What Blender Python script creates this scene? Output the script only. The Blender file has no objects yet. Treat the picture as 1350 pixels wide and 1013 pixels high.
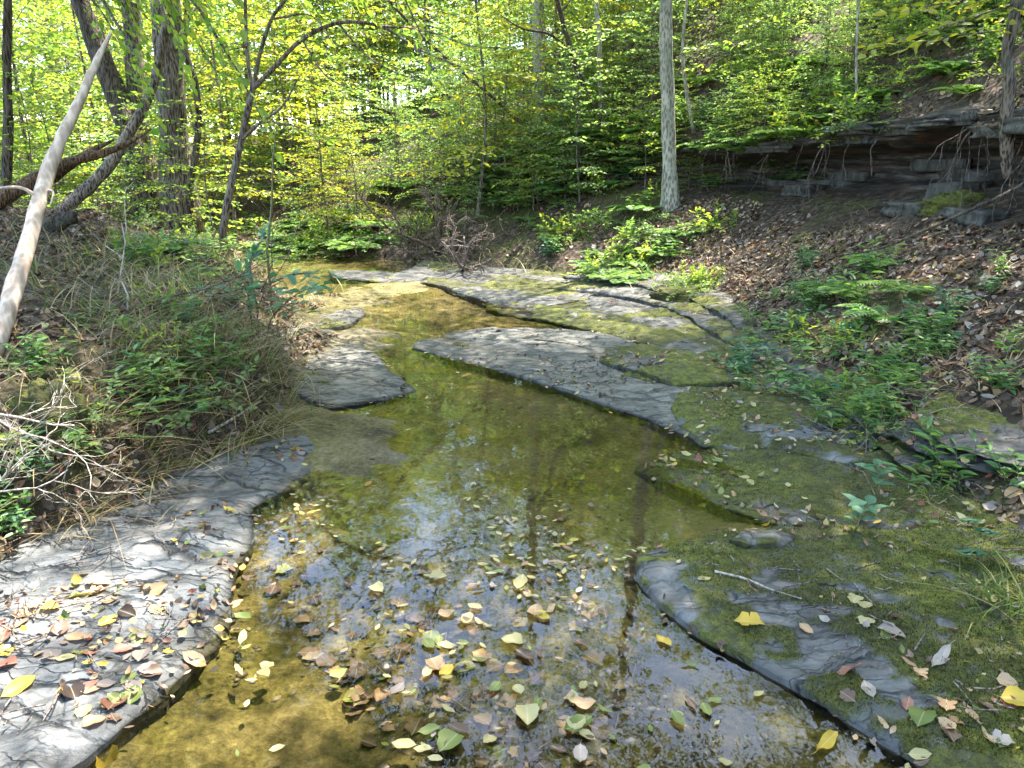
import bpy, math, random
import numpy as np
from mathutils import Vector
from mathutils.bvhtree import BVHTree
R = np.random.RandomState(7)
random.seed(7)
SC = bpy.context.scene
COL = SC.collection
# ------------------------------------------------------------------ camera model (photo pixels 1350x1013)
CAMH, PITCH, FPX = 1.5, math.radians(16.0), 1020.0
SP, CP = math.sin(PITCH), math.cos(PITCH)
def ray(px, py):
    u = (px - 675) / FPX; v = (506 - py) / FPX
    return np.array([u, CP + v * SP, -SP + v * CP])
def at_z(px, py, z=0.0):
    d = ray(px, py); t = (z - CAMH) / d[2]
    return np.array([0, 0, CAMH]) + t * d
def at_y(px, py, Y):
    d = ray(px, py)
    return np.array([0, 0, CAMH]) + Y / d[1] * d
def project(P):
    P = np.asarray(P, float)
    dz = P[..., 2] - CAMH
    dep = P[..., 1] * CP - dz * SP
    up = P[..., 1] * SP + dz * CP
    dd = np.where(np.abs(dep) < 1e-6, 1e-6, dep)
    return 675 + FPX * P[..., 0] / dd, 506 - FPX * up / dd, dep
# ------------------------------------------------------------------ noise
def _h(i, j, k, s):
    n = (i * 374761393 + j * 668265263 + k * 1274126177 + s * 974711) & 0x7fffffff
    n = ((n ^ (n >> 13)) * 1274126177) & 0x7fffffff
    n = (n ^ (n >> 16))
    return (n & 0xffff) / 65535.0
def vnoise(P, scale=1.0, seed=0):
    P = np.asarray(P, float) * scale
    if P.shape[-1] == 2: P = np.concatenate([P, np.zeros(P.shape[:-1] + (1,))], -1)
    I = np.floor(P).astype(np.int64); f = P - I; f = f * f * (3 - 2 * f)
    r = 0
    for a in (0, 1):
        for b in (0, 1):
            for c in (0, 1):
                w = (f[..., 0] if a else 1 - f[..., 0]) * (f[..., 1] if b else 1 - f[..., 1]) * (f[..., 2] if c else 1 - f[..., 2])
                r = r + w * _h(I[..., 0] + a, I[..., 1] + b, I[..., 2] + c, seed)
    return r * 2 - 1
def fbm(P, scale, oct=4, seed=0, gain=.5):
    r = 0; a = 1.0
    for o in range(oct):
        r = r + a * vnoise(P, scale * 2 ** o, seed + o * 17); a *= gain
    return r
def sstep(a, b, x):
    t = np.clip((x - a) / (b - a), 0, 1); return t * t * (3 - 2 * t)
# ------------------------------------------------------------------ objects
def mesh_data(name, V, F, mats=(), smooth=False, mi=None):
    V = np.asarray(V, np.float32); me = bpy.data.meshes.new(name)
    Fs = F if isinstance(F, list) and len(F) and isinstance(F[0], np.ndarray) else [np.asarray(F)]
    Fs = [f for f in Fs if len(f)]
    nl = sum(f.size for f in Fs); nf = sum(len(f) for f in Fs)
    me.vertices.add(len(V)); me.vertices.foreach_set('co', V.ravel())
    me.loops.add(nl); me.polygons.add(nf)
    me.loops.foreach_set('vertex_index', np.concatenate([f.ravel() for f in Fs]).astype(np.int32))
    tot = np.concatenate([np.full(len(f), f.shape[1]) for f in Fs]); st = np.concatenate([[0], np.cumsum(tot)[:-1]])
    me.polygons.foreach_set('loop_start', st.astype(np.int32))
    if smooth: me.polygons.foreach_set('use_smooth', np.ones(nf, bool))
    for m in (mats if isinstance(mats, (list, tuple)) else [mats]): me.materials.append(m)
    if mi is not None: me.polygons.foreach_set('material_index', np.asarray(mi, np.int32))
    me.update(calc_edges=True); me.validate()
    return me
def link(name, data=None, parent=None, loc=None, rz=0.0, sc=1.0):
    o = bpy.data.objects.new(name, data); COL.objects.link(o)
    if parent is not None: o.parent = parent
    if loc is not None: o.location = loc
    if rz: o.rotation_euler = (0, 0, rz)
    if sc != 1.0: o.scale = (sc, sc, sc) if np.isscalar(sc) else sc
    return o
def tag(o, label=None, cat=None, group=None, kind=None):
    if label: o['label'] = label
    if cat: o['category'] = cat
    if group: o['group'] = group
    if kind: o['kind'] = kind
    return o
def solid(name, V, F, mats, label=None, cat=None, group=None, kind=None, smooth=False, parent=None, mi=None):
    """one mesh object; a top-level one gets its origin at its base centre"""
    V = np.asarray(V, float)
    if parent is None and kind is None:
        b = np.array([V[:, 0].mean(), V[:, 1].mean(), V[:, 2].min()]); o = link(name, mesh_data(name, V - b, F, mats, smooth, mi), None, b)
    else:
        o = link(name, mesh_data(name, V, F, mats, smooth, mi), parent)
    return tag(o, label, cat, group, kind)
class MB:
    """collects pieces of one mesh"""
    def __init__(s): s.V = []; s.F = {}; s.n = 0
    def add(s, V, F):
        V = np.asarray(V, float); F = np.asarray(F)
        s.F.setdefault(F.shape[1], []).append(F + s.n); s.V.append(V); s.n += len(V)
    def out(s): return np.concatenate(s.V), [np.concatenate(f) for f in s.F.values()]
def tube(P, rad, n=8, seed=0, rough=0.0, cap=True):
    P = np.asarray(P, float); rad = np.asarray(rad, float) * np.ones(len(P))
    T = np.gradient(P, axis=0); T /= np.linalg.norm(T, axis=1)[:, None] + 1e-9
    ref = np.array([0.123, 0.98, 0.15]) if abs(T[:, 2]).mean() > .5 else np.array([0.1, .13, 0.99])
    A = np.cross(T, ref); A /= np.linalg.norm(A, axis=1)[:, None] + 1e-9; B = np.cross(T, A)
    th = np.arange(n) / n * 2 * math.pi
    D = A[:, None] * np.cos(th)[None, :, None] + B[:, None] * np.sin(th)[None, :, None]
    rr = rad[:, None] * np.ones((1, n))
    if rough: rr = rr * (1 + rough * vnoise(np.stack([np.cos(th)[None] * 2 + 0 * rr, np.sin(th)[None] * 2 + 0 * rr, np.arange(len(P))[:, None] * .35 + 0 * rr], -1), 1.3, seed))
    V = (P[:, None] + D * rr[..., None]).reshape(-1, 3)
    i = np.arange(len(P) - 1)[:, None] * n; j = np.arange(n)[None]; k = (j + 1) % n
    F = np.stack([i + j, i + k, i + n + k, i + n + j], -1).reshape(-1, 4)
    if cap:
        V = np.concatenate([V, P[-1:] + T[-1:] * rad[-1], P[:1]]); c = len(V) - 2; e = (len(P) - 1) * n
        jj = np.arange(n); kk = (jj + 1) % n
        F = np.concatenate([F, np.stack([e + jj, e + kk, c + 0 * jj, c + 0 * jj], -1)[:, [0, 1, 2, 2]], np.stack([kk, jj, c + 1 + 0 * jj, c + 1 + 0 * jj], -1)])
        T3 = F[F[:, 2] == F[:, 3]][:, :3]; F = F[F[:, 2] != F[:, 3]]
        return V, F, T3
    return V, F, np.zeros((0, 3), int)
def add_tube(mb, P, rad, n=8, seed=0, rough=0.0, cap=True):
    V, F, T3 = tube(P, rad, n, seed, rough, cap)
    b = mb.n; mb.add(V, F)
    if len(T3): mb.F.setdefault(3, []).append(T3 + b)
def spline(P, m=8):
    """Catmull-Rom through the points"""
    P = np.asarray(P, float); Q = np.concatenate([2 * P[:1] - P[1:2], P, 2 * P[-1:] - P[-2:-1]]); out = []
    for i in range(len(P) - 1):
        p0, p1, p2, p3 = Q[i:i + 4]
        for t in np.arange(m) / m:
            out.append(.5 * (2 * p1 + (p2 - p0) * t + (2 * p0 - 5 * p1 + 4 * p2 - p3) * t * t + (3 * p1 - p0 - 3 * p2 + p3) * t ** 3))
    out.append(P[-1]); return np.array(out)
# ------------------------------------------------------------------ materials
class G:
    def __init__(s, name):
        s.m = bpy.data.materials.new(name); s.m.use_nodes = True; s.t = s.m.node_tree; s.t.nodes.clear()
    def n(s, ty, ins={}, **kw):
        q = s.t.nodes.new('ShaderNode' + ty)
        for k, v in kw.items(): setattr(q, k, v)
        for k, v in ins.items():
            if isinstance(v, bpy.types.NodeSocket): s.t.links.new(v, q.inputs[k])
            elif isinstance(v, (tuple, list)) and len(v) == 3 and q.inputs[k].type == 'RGBA': q.inputs[k].default_value = (*v, 1)
            else: q.inputs[k].default_value = v
        return q
    def co(s): return s.n('TexCoord').outputs['Object']
    def pos(s): return s.n('NewGeometry').outputs['Position']
    def map(s, v, sc=(1, 1, 1), rot=(0, 0, 0), loc=(0, 0, 0)):
        return s.n('Mapping', {'Vector': v, 'Scale': sc, 'Rotation': rot, 'Location': loc}).outputs[0]
    def noise(s, v, scale, detail=5, rough=.55, dist=0.0):
        return s.n('TexNoise', {'Vector': v, 'Scale': scale, 'Detail': detail, 'Roughness': rough, 'Distortion': dist}).outputs[0]
    def voro(s, v, scale, out='Distance', feature='F1'):
        return s.n('TexVoronoi', {'Vector': v, 'Scale': scale}, feature=feature).outputs[out]
    def ramp(s, f, stops, interp='LINEAR'):
        q = s.n('ValToRGB', {'Fac': f}); cr = q.color_ramp; cr.interpolation = interp
        while len(cr.elements) < len(stops): cr.elements.new(.5)
        for e, (p, c) in zip(cr.elements, stops):
            e.position = p; e.color = (*c, 1) if isinstance(c, tuple) else (c, c, c, 1)
        return q.outputs[0]
    def mix(s, f, a, b, mode='MIX'):
        q = s.n('Mix', data_type='RGBA', blend_type=mode)
        for k, v in ((0, f), (6, a), (7, b)):
            if isinstance(v, bpy.types.NodeSocket): s.t.links.new(v, q.inputs[k])
            else: q.inputs[k].default_value = v if k == 0 else (*v, 1)
        return q.outputs[2]
    def math(s, op, a, b=0.0, c=None, clamp=False):
        ins = {0: a, 1: b}
        if c is not None: ins[2] = c
        return s.n('Math', ins, operation=op, use_clamp=clamp).outputs[0]
    def bump(s, h, st=.5, dist=.01, normal=None):
        ins = {'Height': h, 'Strength': st, 'Distance': dist}
        if normal is not None: ins['Normal'] = normal
        return s.n('Bump', ins).outputs[0]
    def bsdf(s, col, rough=.6, normal=None, spec=.4, **kw):
        ins = {'Base Color': col, 'Roughness': rough, 'Specular IOR Level': spec}
        if normal is not None: ins['Normal'] = normal
        ins.update(kw); return s.n('BsdfPrincipled', ins).outputs[0]
    def end(s, sh):
        s.t.links.new(sh, s.n('OutputMaterial').inputs[0]); return s.m
def contour_steps(g, v, n, scale, rot, stretch, dist=.35):
    """flaking layered rock: a stretched noise cut into n steps; returns (step height, thin dark line at each step edge)"""
    q = g.noise(g.map(v, stretch, (0, 0, rot)), scale, 7, .55, dist)
    k = g.math('MULTIPLY', q, n); fl = g.math('FLOOR', k); fr = g.math('FRACT', k)
    line = g.ramp(fr, [(0.0, 1.0), (.13, .5), (.26, 0.0)])
    return g.math('DIVIDE', g.math('ADD', fl, g.math('MULTIPLY', fr, .25)), n), line
def m_slate(name, dark, mid, pale, rot, n=9, scale=1.3, moss=0.0, wet=.38, mossz=None, stretch=(1, 3.2, 1), dirt=.25, plate=2.2):
    g = G(name); p = g.pos()
    h, line = contour_steps(g, p, n, scale, rot, stretch)
    h2, line2 = contour_steps(g, p, 7, scale * 3.1, rot + .25, stretch, .6)
    pd = g.n('VectorMath', {0: p, 1: g.n('VectorMath', {0: g.n('TexNoise', {'Vector': p, 'Scale': 2.6, 'Detail': 5.0, 'Roughness': .6}).outputs['Color'], 3: .30}, operation='SCALE').outputs[0]}, operation='ADD').outputs[0]
    pv = g.map(pd, (stretch[0], stretch[1] * .85, .35), (0, 0, rot))
    e1 = g.voro(pv, plate, 'Distance', 'DISTANCE_TO_EDGE'); e2 = g.voro(pv, plate * 2.9, 'Distance', 'DISTANCE_TO_EDGE')
    h1 = g.n('SeparateXYZ', {0: g.voro(pv, plate, 'Color')}).outputs[0]; h3 = g.n('SeparateXYZ', {0: g.voro(pv, plate * 2.9, 'Color')}).outputs[1]
    gate = g.ramp(g.noise(p, 3.3, 4, .6), [(.40, .0), (.54, 1.0)])
    k1 = g.math('MULTIPLY', g.ramp(e1, [(.0, 1.0), (.022, .75), (.055, 0.0)]), g.math('ADD', g.math('MULTIPLY', gate, .7), .3, clamp=True)); k2 = g.math('MULTIPLY', g.ramp(e2, [(.0, .9), (.05, 0.0)]), gate)
    tone = g.noise(g.map(p, (1, 2, 1), (0, 0, rot)), 5, 8, .65, .3)
    c = g.ramp(tone, [(.3, dark), (.5, mid), (.68, pale)])
    c = g.mix(g.math('MULTIPLY', g.ramp(g.noise(p, 2.2, 4), [(.45, 0.0), (.62, 1.0)]), dirt), c, (.16, .12, .085))
    fine = g.noise(p, 160, 4, .7)
    c = g.mix(g.math('MULTIPLY', fine, .35), c, tuple(x * .45 for x in dark))
    ck = g.n('Attribute', attribute_name='crack').outputs['Fac']
    c = g.mix(g.math('MULTIPLY', g.math('SUBTRACT', h1, .35), .55, clamp=True), c, tuple(x * .45 for x in mid)); c = g.mix(g.math('MULTIPLY', h3, .3), c, tuple(x * 1.15 for x in pale)); c = g.mix(g.math('MULTIPLY', k2, .8), c, (.018, .018, .019)); c = g.mix(k1, c, (.010, .010, .011))
    c = g.mix(g.math('MULTIPLY', line, .2), c, (.014, .014, .015)); c = g.mix(g.math('MULTIPLY', line2, .4), c, (.016, .016, .017)); c = g.mix(g.math('MULTIPLY', ck, .7), c, (.010, .010, .011))
    c = g.mix(g.math('MULTIPLY', g.n('Attribute', attribute_name='damp').outputs['Fac'], .8), c, (.022, .021, .017))
    ht = g.math('ADD', g.math('MULTIPLY', h, 1.0), g.math('MULTIPLY', h2, .3))
    ht = g.math('ADD', g.math('MULTIPLY', ht, .6), g.math('MULTIPLY', fine, .05)); ht = g.math('ADD', ht, g.math('ADD', g.math('MULTIPLY', h1, .30), g.math('MULTIPLY', h3, .12))); ht = g.math('SUBTRACT', ht, g.math('ADD', g.math('MULTIPLY', k1, .25), g.math('MULTIPLY', k2, .12)))
    b = g.bump(ht, .9, .06)
    r = g.ramp(g.noise(p, 3.2, 5), [(.3, wet), (.7, wet + .3)])
    if moss > 0:
        k = g.math('MULTIPLY', g.n('Attribute', attribute_name='moss').outputs['Fac'], g.ramp(g.noise(p, 11, 5, .7), [(.33, .1), (.47, 1.0)]))
        mn = g.noise(p, 240, 3, .8); m2 = g.noise(p, 26, 5, .7)
        mc = g.ramp(g.math('ADD', g.math('MULTIPLY', mn, .5), g.math('MULTIPLY', m2, .5)), [(.36, (.025, .028, .006)), (.48, (.105, .115, .016)), (.6, (.26, .265, .035))])
        mc = g.mix(g.ramp(g.noise(p, 1.4, 4), [(.42, 0.0), (.64, .75)]), mc, (.045, .038, .018))
        c = g.mix(k, c, mc)
        mh = g.math('MULTIPLY', g.math('ADD', mn, g.math('MULTIPLY', m2, 1.6)), k)
        b = g.bump(mh, .9, .014, b); r = g.mix(k, r, (.9, .9, .9))
    return g.end(g.bsdf(c, r, b, .45))
def m_leaf(name, stops, trans=.45, tcol=(1.5, 1.6, .7), rough=.45, perobj=False, blot=None):
    g = G(name)
    if perobj: f = g.n('ObjectInfo').outputs['Random']
    else: f = g.n('NewGeometry').outputs['Random Per Island']
    c = g.ramp(f, stops)
    if blot is not None:
        nz = g.noise(g.co(), 38, 5, .65); c = g.mix(g.ramp(nz, [(.5, 0.0), (.68, .85)]), c, blot)
        gen = g.n('TexCoord').outputs['Generated']
        y = g.n('SeparateXYZ', {0: gen}).outputs[1]
        mid = g.ramp(g.math('ABSOLUTE', g.math('SUBTRACT', y, .5)), [(.0, .7), (.035, 0.0)])
        c = g.mix(mid, c, g.mix(.5, c, (.6, .55, .4)))
    ins = {'Base Color': c, 'Roughness': rough, 'Specular IOR Level': .35}
    pb = g.n('BsdfPrincipled', ins).outputs[0]
    if trans <= 0: return g.end(pb)
    tc = g.mix(1.0, c, tcol, 'MULTIPLY')
    tr = g.n('BsdfTranslucent', {'Color': tc}).outputs[0]
    return g.end(g.n('MixShader', {0: trans, 1: pb, 2: tr}).outputs[0])
def m_bark(name, dark, light, lich=None, vs=(14, 14, 2.2), amt=.5, rough=.85, scale=2.6, pit=.55):
    g = G(name); p = g.co()
    v = g.map(p, vs)
    n1 = g.noise(v, scale, 8, .65, .6); vo = g.voro(v, scale * 1.6)
    h = g.math('ADD', n1, g.math('MULTIPLY', vo, .6))
    c = g.ramp(h, [(.52, tuple(x * pit for x in dark)), (.68, dark), (.84, light), (1.0, tuple(x * 1.35 for x in light))])
    c = g.mix(g.ramp(g.noise(p, 1.7, 4), [(.4, 0.0), (.7, .5)]), c, tuple(x * .6 for x in dark))
    if lich: c = g.mix(g.ramp(g.noise(p, 2.6, 7, .65), [(.48, 0.0), (.66, .5)]), c, lich)
    return g.end(g.bsdf(c, rough, g.bump(h, amt, .03), .25))
M = {}
SL = (.105, .115, .125)
M['slate'] = m_slate('wet_blue_slate', (.042, .045, .050), (.105, .112, .122), (.215, .222, .23), .62, 11, .95, 0, .34, dirt=.35)
M['ledge'] = m_slate('pale_ledge_rock', (.055, .05, .042), (.135, .122, .102), (.25, .235, .205), -.5, 7, 1.1, .12, .5, dirt=.5)
M['flat'] = m_slate('pale_flat_rock', (.05, .046, .04), (.145, .138, .118), (.30, .288, .245), -.75, 7, 1.0, .05, .45, dirt=.35)
M['moss1'] = m_slate('mossy_dark_rock', (.035, .035, .036), (.085, .085, .088), (.22, .225, .23), -.65, 6, 1.2, .72, .4)
M['moss2'] = m_slate('half_mossy_rock', (.03, .029, .028), (.072, .07, .068), (.16, .158, .155), -.65, 8, 1.3, .45, .35)
M['strata'] = m_slate('dark_strata_rock', (.02, .02, .02), (.055, .052, .05), (.14, .135, .13), -.3, 12, 1.5, .25, .5, stretch=(1, 3, 6))
def m_ground():
    g = G('creek_bed_and_leafy_soil'); p = g.pos()
    bed = g.n('Attribute', attribute_name='bed').outputs['Fac']
    a = g.noise(p, 3.5, 9, .7, .3); f = g.noise(p, 45, 6, .75)
    bc = g.ramp(g.math('ADD', g.math('MULTIPLY', a, .6), g.math('MULTIPLY', f, .4)), [(.37, (.012, .011, .006)), (.46, (.070, .058, .019)), (.54, (.15, .122, .045)), (.67, (.30, .25, .14))])
    alg = g.ramp(g.noise(p, 1.7, 6, .6), [(.46, 0.0), (.62, .6)])
    bc = g.mix(alg, bc, g.ramp(f, [(.35, (.03, .033, .006)), (.65, (.16, .15, .02))]))
    sil = g.n('Attribute', attribute_name='silt').outputs['Fac']
    bc = g.mix(sil, bc, g.ramp(f, [(.3, (.09, .07, .04)), (.7, (.22, .185, .125))]))
    v = g.voro(p, 30, 'Color'); vs = g.n('SeparateXYZ', {0: v}).outputs[0]
    so = g.ramp(vs, [(.0, (.025, .016, .010)), (.4, (.075, .047, .030)), (.7, (.14, .095, .065)), (1.0, (.24, .18, .14))])
    so = g.mix(g.math('MULTIPLY', f, .8), so, (.03, .02, .012))
    so = g.mix(g.ramp(g.noise(p, 1.3, 6, .7), [(.5, 0.0), (.6, .75)]), so, g.ramp(f, [(.3, (.02, .026, .006)), (.7, (.09, .10, .02))]))
    c = g.mix(bed, so, bc)
    h = g.math('ADD', g.math('MULTIPLY', f, .6), g.math('MULTIPLY', g.voro(p, 30), .6))
    return g.end(g.bsdf(c, .8, g.bump(h, .8, .03), .25))
M['ground'] = m_ground()
def m_hill():
    g = G('leaf_littered_hillside'); p = g.pos()
    f = g.noise(p, 40, 6, .75); v = g.voro(p, 24, 'Color'); vs = g.n('SeparateXYZ', {0: v}).outputs[0]
    so = g.ramp(vs, [(.0, (.018, .012, .008)), (.4, (.06, .039, .027)), (.75, (.12, .083, .06)), (1.0, (.20, .15, .125))])
    so = g.mix(g.math('MULTIPLY', f, .8), so, (.025, .017, .011))
    mo = g.ramp(f, [(.3, (.014, .018, .004)), (.5, (.055, .065, .012)), (.7, (.13, .14, .025))])
    so = g.mix(g.ramp(g.noise(p, .9, 6, .7), [(.5, 0.0), (.6, .85)]), so, mo)
    h, line = contour_steps(g, p, 9, 1.6, 0.0, (.6, .6, 7), .4)
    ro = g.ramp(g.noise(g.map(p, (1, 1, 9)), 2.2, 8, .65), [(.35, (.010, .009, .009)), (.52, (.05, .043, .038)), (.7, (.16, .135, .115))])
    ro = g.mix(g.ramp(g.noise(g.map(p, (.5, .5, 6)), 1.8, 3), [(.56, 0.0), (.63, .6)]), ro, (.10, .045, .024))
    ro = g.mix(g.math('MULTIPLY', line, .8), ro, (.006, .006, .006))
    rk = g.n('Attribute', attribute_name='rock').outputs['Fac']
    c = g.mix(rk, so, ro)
    hh = g.mix(rk, g.math('ADD', f, g.math('MULTIPLY', g.voro(p, 24), .6)), h)
    return g.end(g.bsdf(c, .82, g.bump(hh, .8, .04), .25))
M['hill'] = m_hill()
def m_water():
    g = G('clear_creek_water'); p = g.pos()
    n1 = g.noise(g.map(p, (1, .55, 1)), 5.5, 3, .5, .2); n2 = g.noise(g.map(p, (1, .6, 1)), 34, 2, .5)
    h = g.math('ADD', n1, g.math('MULTIPLY', n2, .10))
    b = g.bump(h, .075, .02)
    fr = g.n('Fresnel', {'IOR': 1.32, 'Normal': b}).outputs[0]
    tr = g.n('BsdfTransparent', {'Color': (.90, .87, .74)}).outputs[0]
    gl = g.n('BsdfGlossy', {'Color': (1, 1, 1), 'Roughness': .008, 'Normal': b}).outputs[0]
    return g.end(g.n('MixShader', {0: fr, 1: tr, 2: gl}).outputs[0])
M['water'] = m_water()
M['crown'] = m_leaf('fresh_green_leaves', [(0, (.08, .15, .03)), (.35, (.13, .21, .042)), (.7, (.20, .265, .05)), (.93, (.27, .29, .06)), (1, (.36, .29, .06))], .55, (1.9, 1.95, .9))
M['crown_dark'] = m_leaf('cool_green_leaves', [(0, (.07, .13, .045)), (.5, (.13, .205, .075)), (1, (.22, .29, .11))], .5, (1.6, 1.8, .8))
M['crown_pale'] = m_leaf('pale_green_leaves', [(0, (.11, .19, .07)), (.5, (.19, .28, .105)), (1, (.30, .37, .15))], .5, (1.6, 1.75, .9))
M['crown_yellow'] = m_leaf('yellow_green_leaves', [(0, (.16, .22, .03)), (.5, (.25, .29, .04)), (1, (.36, .32, .045))], .5, (1.7, 1.6, .7))
M['herb'] = m_leaf('herb_leaves', [(0, (.07, .15, .05)), (.5, (.12, .23, .075)), (1, (.22, .32, .11))], .4, (1.5, 1.6, .8), .4)
M['herb_blue'] = m_leaf('blue_green_leaves', [(0, (.06, .15, .085)), (.5, (.10, .21, .12)), (1, (.16, .28, .15))], .35, (1.3, 1.5, .9), .42)
M['grass'] = m_leaf('grass_blades', [(0, (.05, .09, .018)), (.55, (.11, .16, .035)), (.8, (.20, .20, .06)), (1, (.36, .30, .14))], .4, (1.4, 1.5, .7))
M['drygrass'] = m_leaf('dry_tan_blades', [(0, (.14, .095, .05)), (.5, (.28, .21, .11)), (.85, (.40, .33, .20)), (1, (.18, .22, .06))], .3, (1.2, 1.1, .8))
M['stem'] = m_bark('green_brown_stems', (.07, .08, .03), (.16, .15, .07), None, (30, 30, 6), .2, .6)
M['dry'] = m_bark('dry_bleached_wood', (.22, .18, .145), (.42, .36, .30), None, (16, 16, 3), .4, .7)
M['twig'] = m_bark('brown_twigs', (.05, .036, .026), (.17, .125, .09), None, (20, 20, 4), .4, .8)
M['bark'] = m_bark('grey_brown_bark', (.045, .033, .026), (.21, .165, .135), (.17, .18, .14), (15, 15, 2.4), .9)
M['bark_dark'] = m_bark('dark_furrowed_bark', (.022, .016, .013), (.12, .092, .074), (.10, .10, .05), (13, 13, 1.8), 1.0)
M['bark_pale'] = m_bark('pale_smooth_bark', (.15, .135, .11), (.33, .305, .26), (.26, .27, .22), (9, 9, 3), .4, .85, 2.6, .75)
M['log'] = m_bark('weathered_pinkish_deadwood', (.38, .285, .225), (.46, .365, .30), None, (9, 9, .8), .3, .75, 2.6, .88)
M['redlog'] = m_bark('split_reddish_wood', (.045, .026, .017), (.17, .098, .058), None, (20, 20, 1.5), .8, .8)
M['root'] = m_bark('hanging_roots', (.06, .042, .034), (.22, .175, .15), None, (22, 22, 5), .4, .85)
M['mossball'] = m_slate('moss_cushion', (.03, .035, .01), (.06, .07, .02), (.10, .10, .03), 0, 6, 1.2, 1.2, .8)
# ------------------------------------------------------------------ lie of the land
LT = np.array([(-2.2, -6), (-2.1, 0), (-2.0, 1.8), (-1.9, 2.49), (-1.78, 2.97), (-1.6, 3.45), (-1.47, 3.97), (-1.42, 4.97), (-1.75, 6.29), (-2.45, 8.4), (-3.5, 10.4), (-5.5, 11.8), (-9, 12.8), (-20, 13.4), (-60, 14)], float)
RT = np.array([(2.25, -6), (2.12, 0), (2.05, 1.8), (1.97, 2.9), (1.9, 3.9), (1.8, 5.0), (1.82, 6.2), (1.88, 7.4), (1.72, 8.7), (1.05, 10), (0.0, 11.1), (-1.5, 12.1), (-3.6, 13.1), (-8, 14.4), (-20, 15.5), (-60, 16)], float)
RTs = spline(np.c_[RT, np.zeros(len(RT))], 12)[:, :2]; LTs = spline(np.c_[LT, np.zeros(len(LT))], 8)[:, :2]
def polydist(P, L):
    d = np.full(P.shape[:-1], 1e9)
    for a, b in zip(L[:-1], L[1:]):
        e = b - a; t = np.clip(((P - a) @ e) / (e @ e), 0, 1); q = P - a - t[..., None] * e
        d = np.minimum(d, np.hypot(q[..., 0], q[..., 1]))
    return d
def inpoly(P, L):
    c = np.zeros(P.shape[:-1], bool); x, y = P[..., 0], P[..., 1]
    for a, b in zip(L, np.roll(L, -1, 0)):
        if a[1] == b[1]: continue
        c ^= ((a[1] > y) != (b[1] > y)) & (x < (b[0] - a[0]) * (y - a[1]) / (b[1] - a[1]) + a[0])
    return c
CHAN = np.concatenate([LTs, RTs[::-1]])
BARS = [((470, 600), .55, .35, .085), ((430, 565), .35, .25, .08), ((600, 690), .5, .22, .055), ((440, 455), .5, .7, .11), ((430, 405), .5, .9, .11), ((520, 375), .6, .9, .085), ((560, 640), .4, .2, .05), ((330, 690), .3, .3, .05), ((980, 700), .3, .2, .03)]
LB = [((430, 450), .6, .9), ((960, 670), .5, .3), ((700, 520), .5, .5), ((600, 600), .5, .2), ((640, 660), .3, .15)]
def land(P):
    inside = inpoly(P, CHAN); dl = polydist(P, LTs); dr = polydist(P, RTs)
    left = (~inside) & (dl < dr)
    n1 = fbm(P, .9, 3, 5); n2 = fbm(P, 5, 4, 9)
    d = np.maximum(dl + .12 * n1 + .05 * n2, 0)
    zl = np.interp(d, [0, .1, .28, .6, 1.0, 1.8, 3, 6, 12, 30, 150], [0, .10, .30, .47, .62, .80, .93, 1.08, 1.25, 1.8, 4])
    zl = zl + (.05 * n2 + .06 * n1) * np.clip(d / .5, 0, 1) + .10 * fbm(P, .35, 2, 31) * np.clip((d - 1) / 3, 0, 1) * 2
    zb = -.058 + .022 * n1 + .018 * n2
    for (c, ax, ay, h) in BARS:
        q = at_z(*c)[:2]; r2 = ((P[..., 0] - q[0]) / ax) ** 2 + ((P[..., 1] - q[1]) / ay) ** 2
        zb = zb + h * np.exp(-r2)
    e = np.minimum(dl, dr); zb = zb + .06 * np.exp(-(e / .2) ** 2)
    z = np.where(inside, zb, np.where(left, zl, -.15))
    z = np.where(left, np.maximum(z, zb * np.exp(-d * 10) + zl * (1 - np.exp(-d * 10))), z)
    bed = np.where(inside, 1.0, np.where(left, np.exp(-(d / .05) ** 2), 1.0))
    silt = 0
    for (c, ax, ay) in LB:
        q = at_z(*c)[:2]; silt = silt + np.exp(-((P[..., 0] - q[0]) / ax) ** 2 - ((P[..., 1] - q[1]) / ay) ** 2)
    return z, bed, np.clip(silt + .25 * n2, 0, 1) * bed
def axis(segs):
    out = []
    for a, b, s in segs: out += list(np.arange(a, b, s))
    return np.array(out + [segs[-1][1]])
gx = axis([(-150, -40, 10), (-40, -14, 2), (-14, -6, .4), (-6, -3.2, .07), (-3.2, 2.4, .035), (2.4, 10, .5), (10, 40, 3), (40, 150, 11)])
gy = axis([(-30, -2, 2), (-2, 1.0, .2), (1.0, 7.5, .035), (7.5, 14, .07), (14, 22, .4), (22, 50, 2), (50, 200, 12)])
GX, GY = np.meshgrid(gx, gy); PG = np.stack([GX, GY], -1)
GZ, GBED, GSILT = land(PG)
Vg = np.stack([GX, GY, GZ], -1).reshape(-1, 3)
nx, ny = len(gx), len(gy); ii = (np.arange(ny - 1)[:, None] * nx + np.arange(nx - 1)[None]).ravel()
Fg = np.stack([ii, ii + 1, ii + nx + 1, ii + nx], -1)
ground = solid('ground', Vg, Fg, M['ground'], 'creek bed and leaf covered left bank', None, None, 'structure', True)
for nm, val in (('bed', GBED), ('silt', GSILT)):
    a = ground.data.attributes.new(nm, 'FLOAT', 'POINT'); a.data.foreach_set('value', val.ravel().astype(np.float32))
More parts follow.
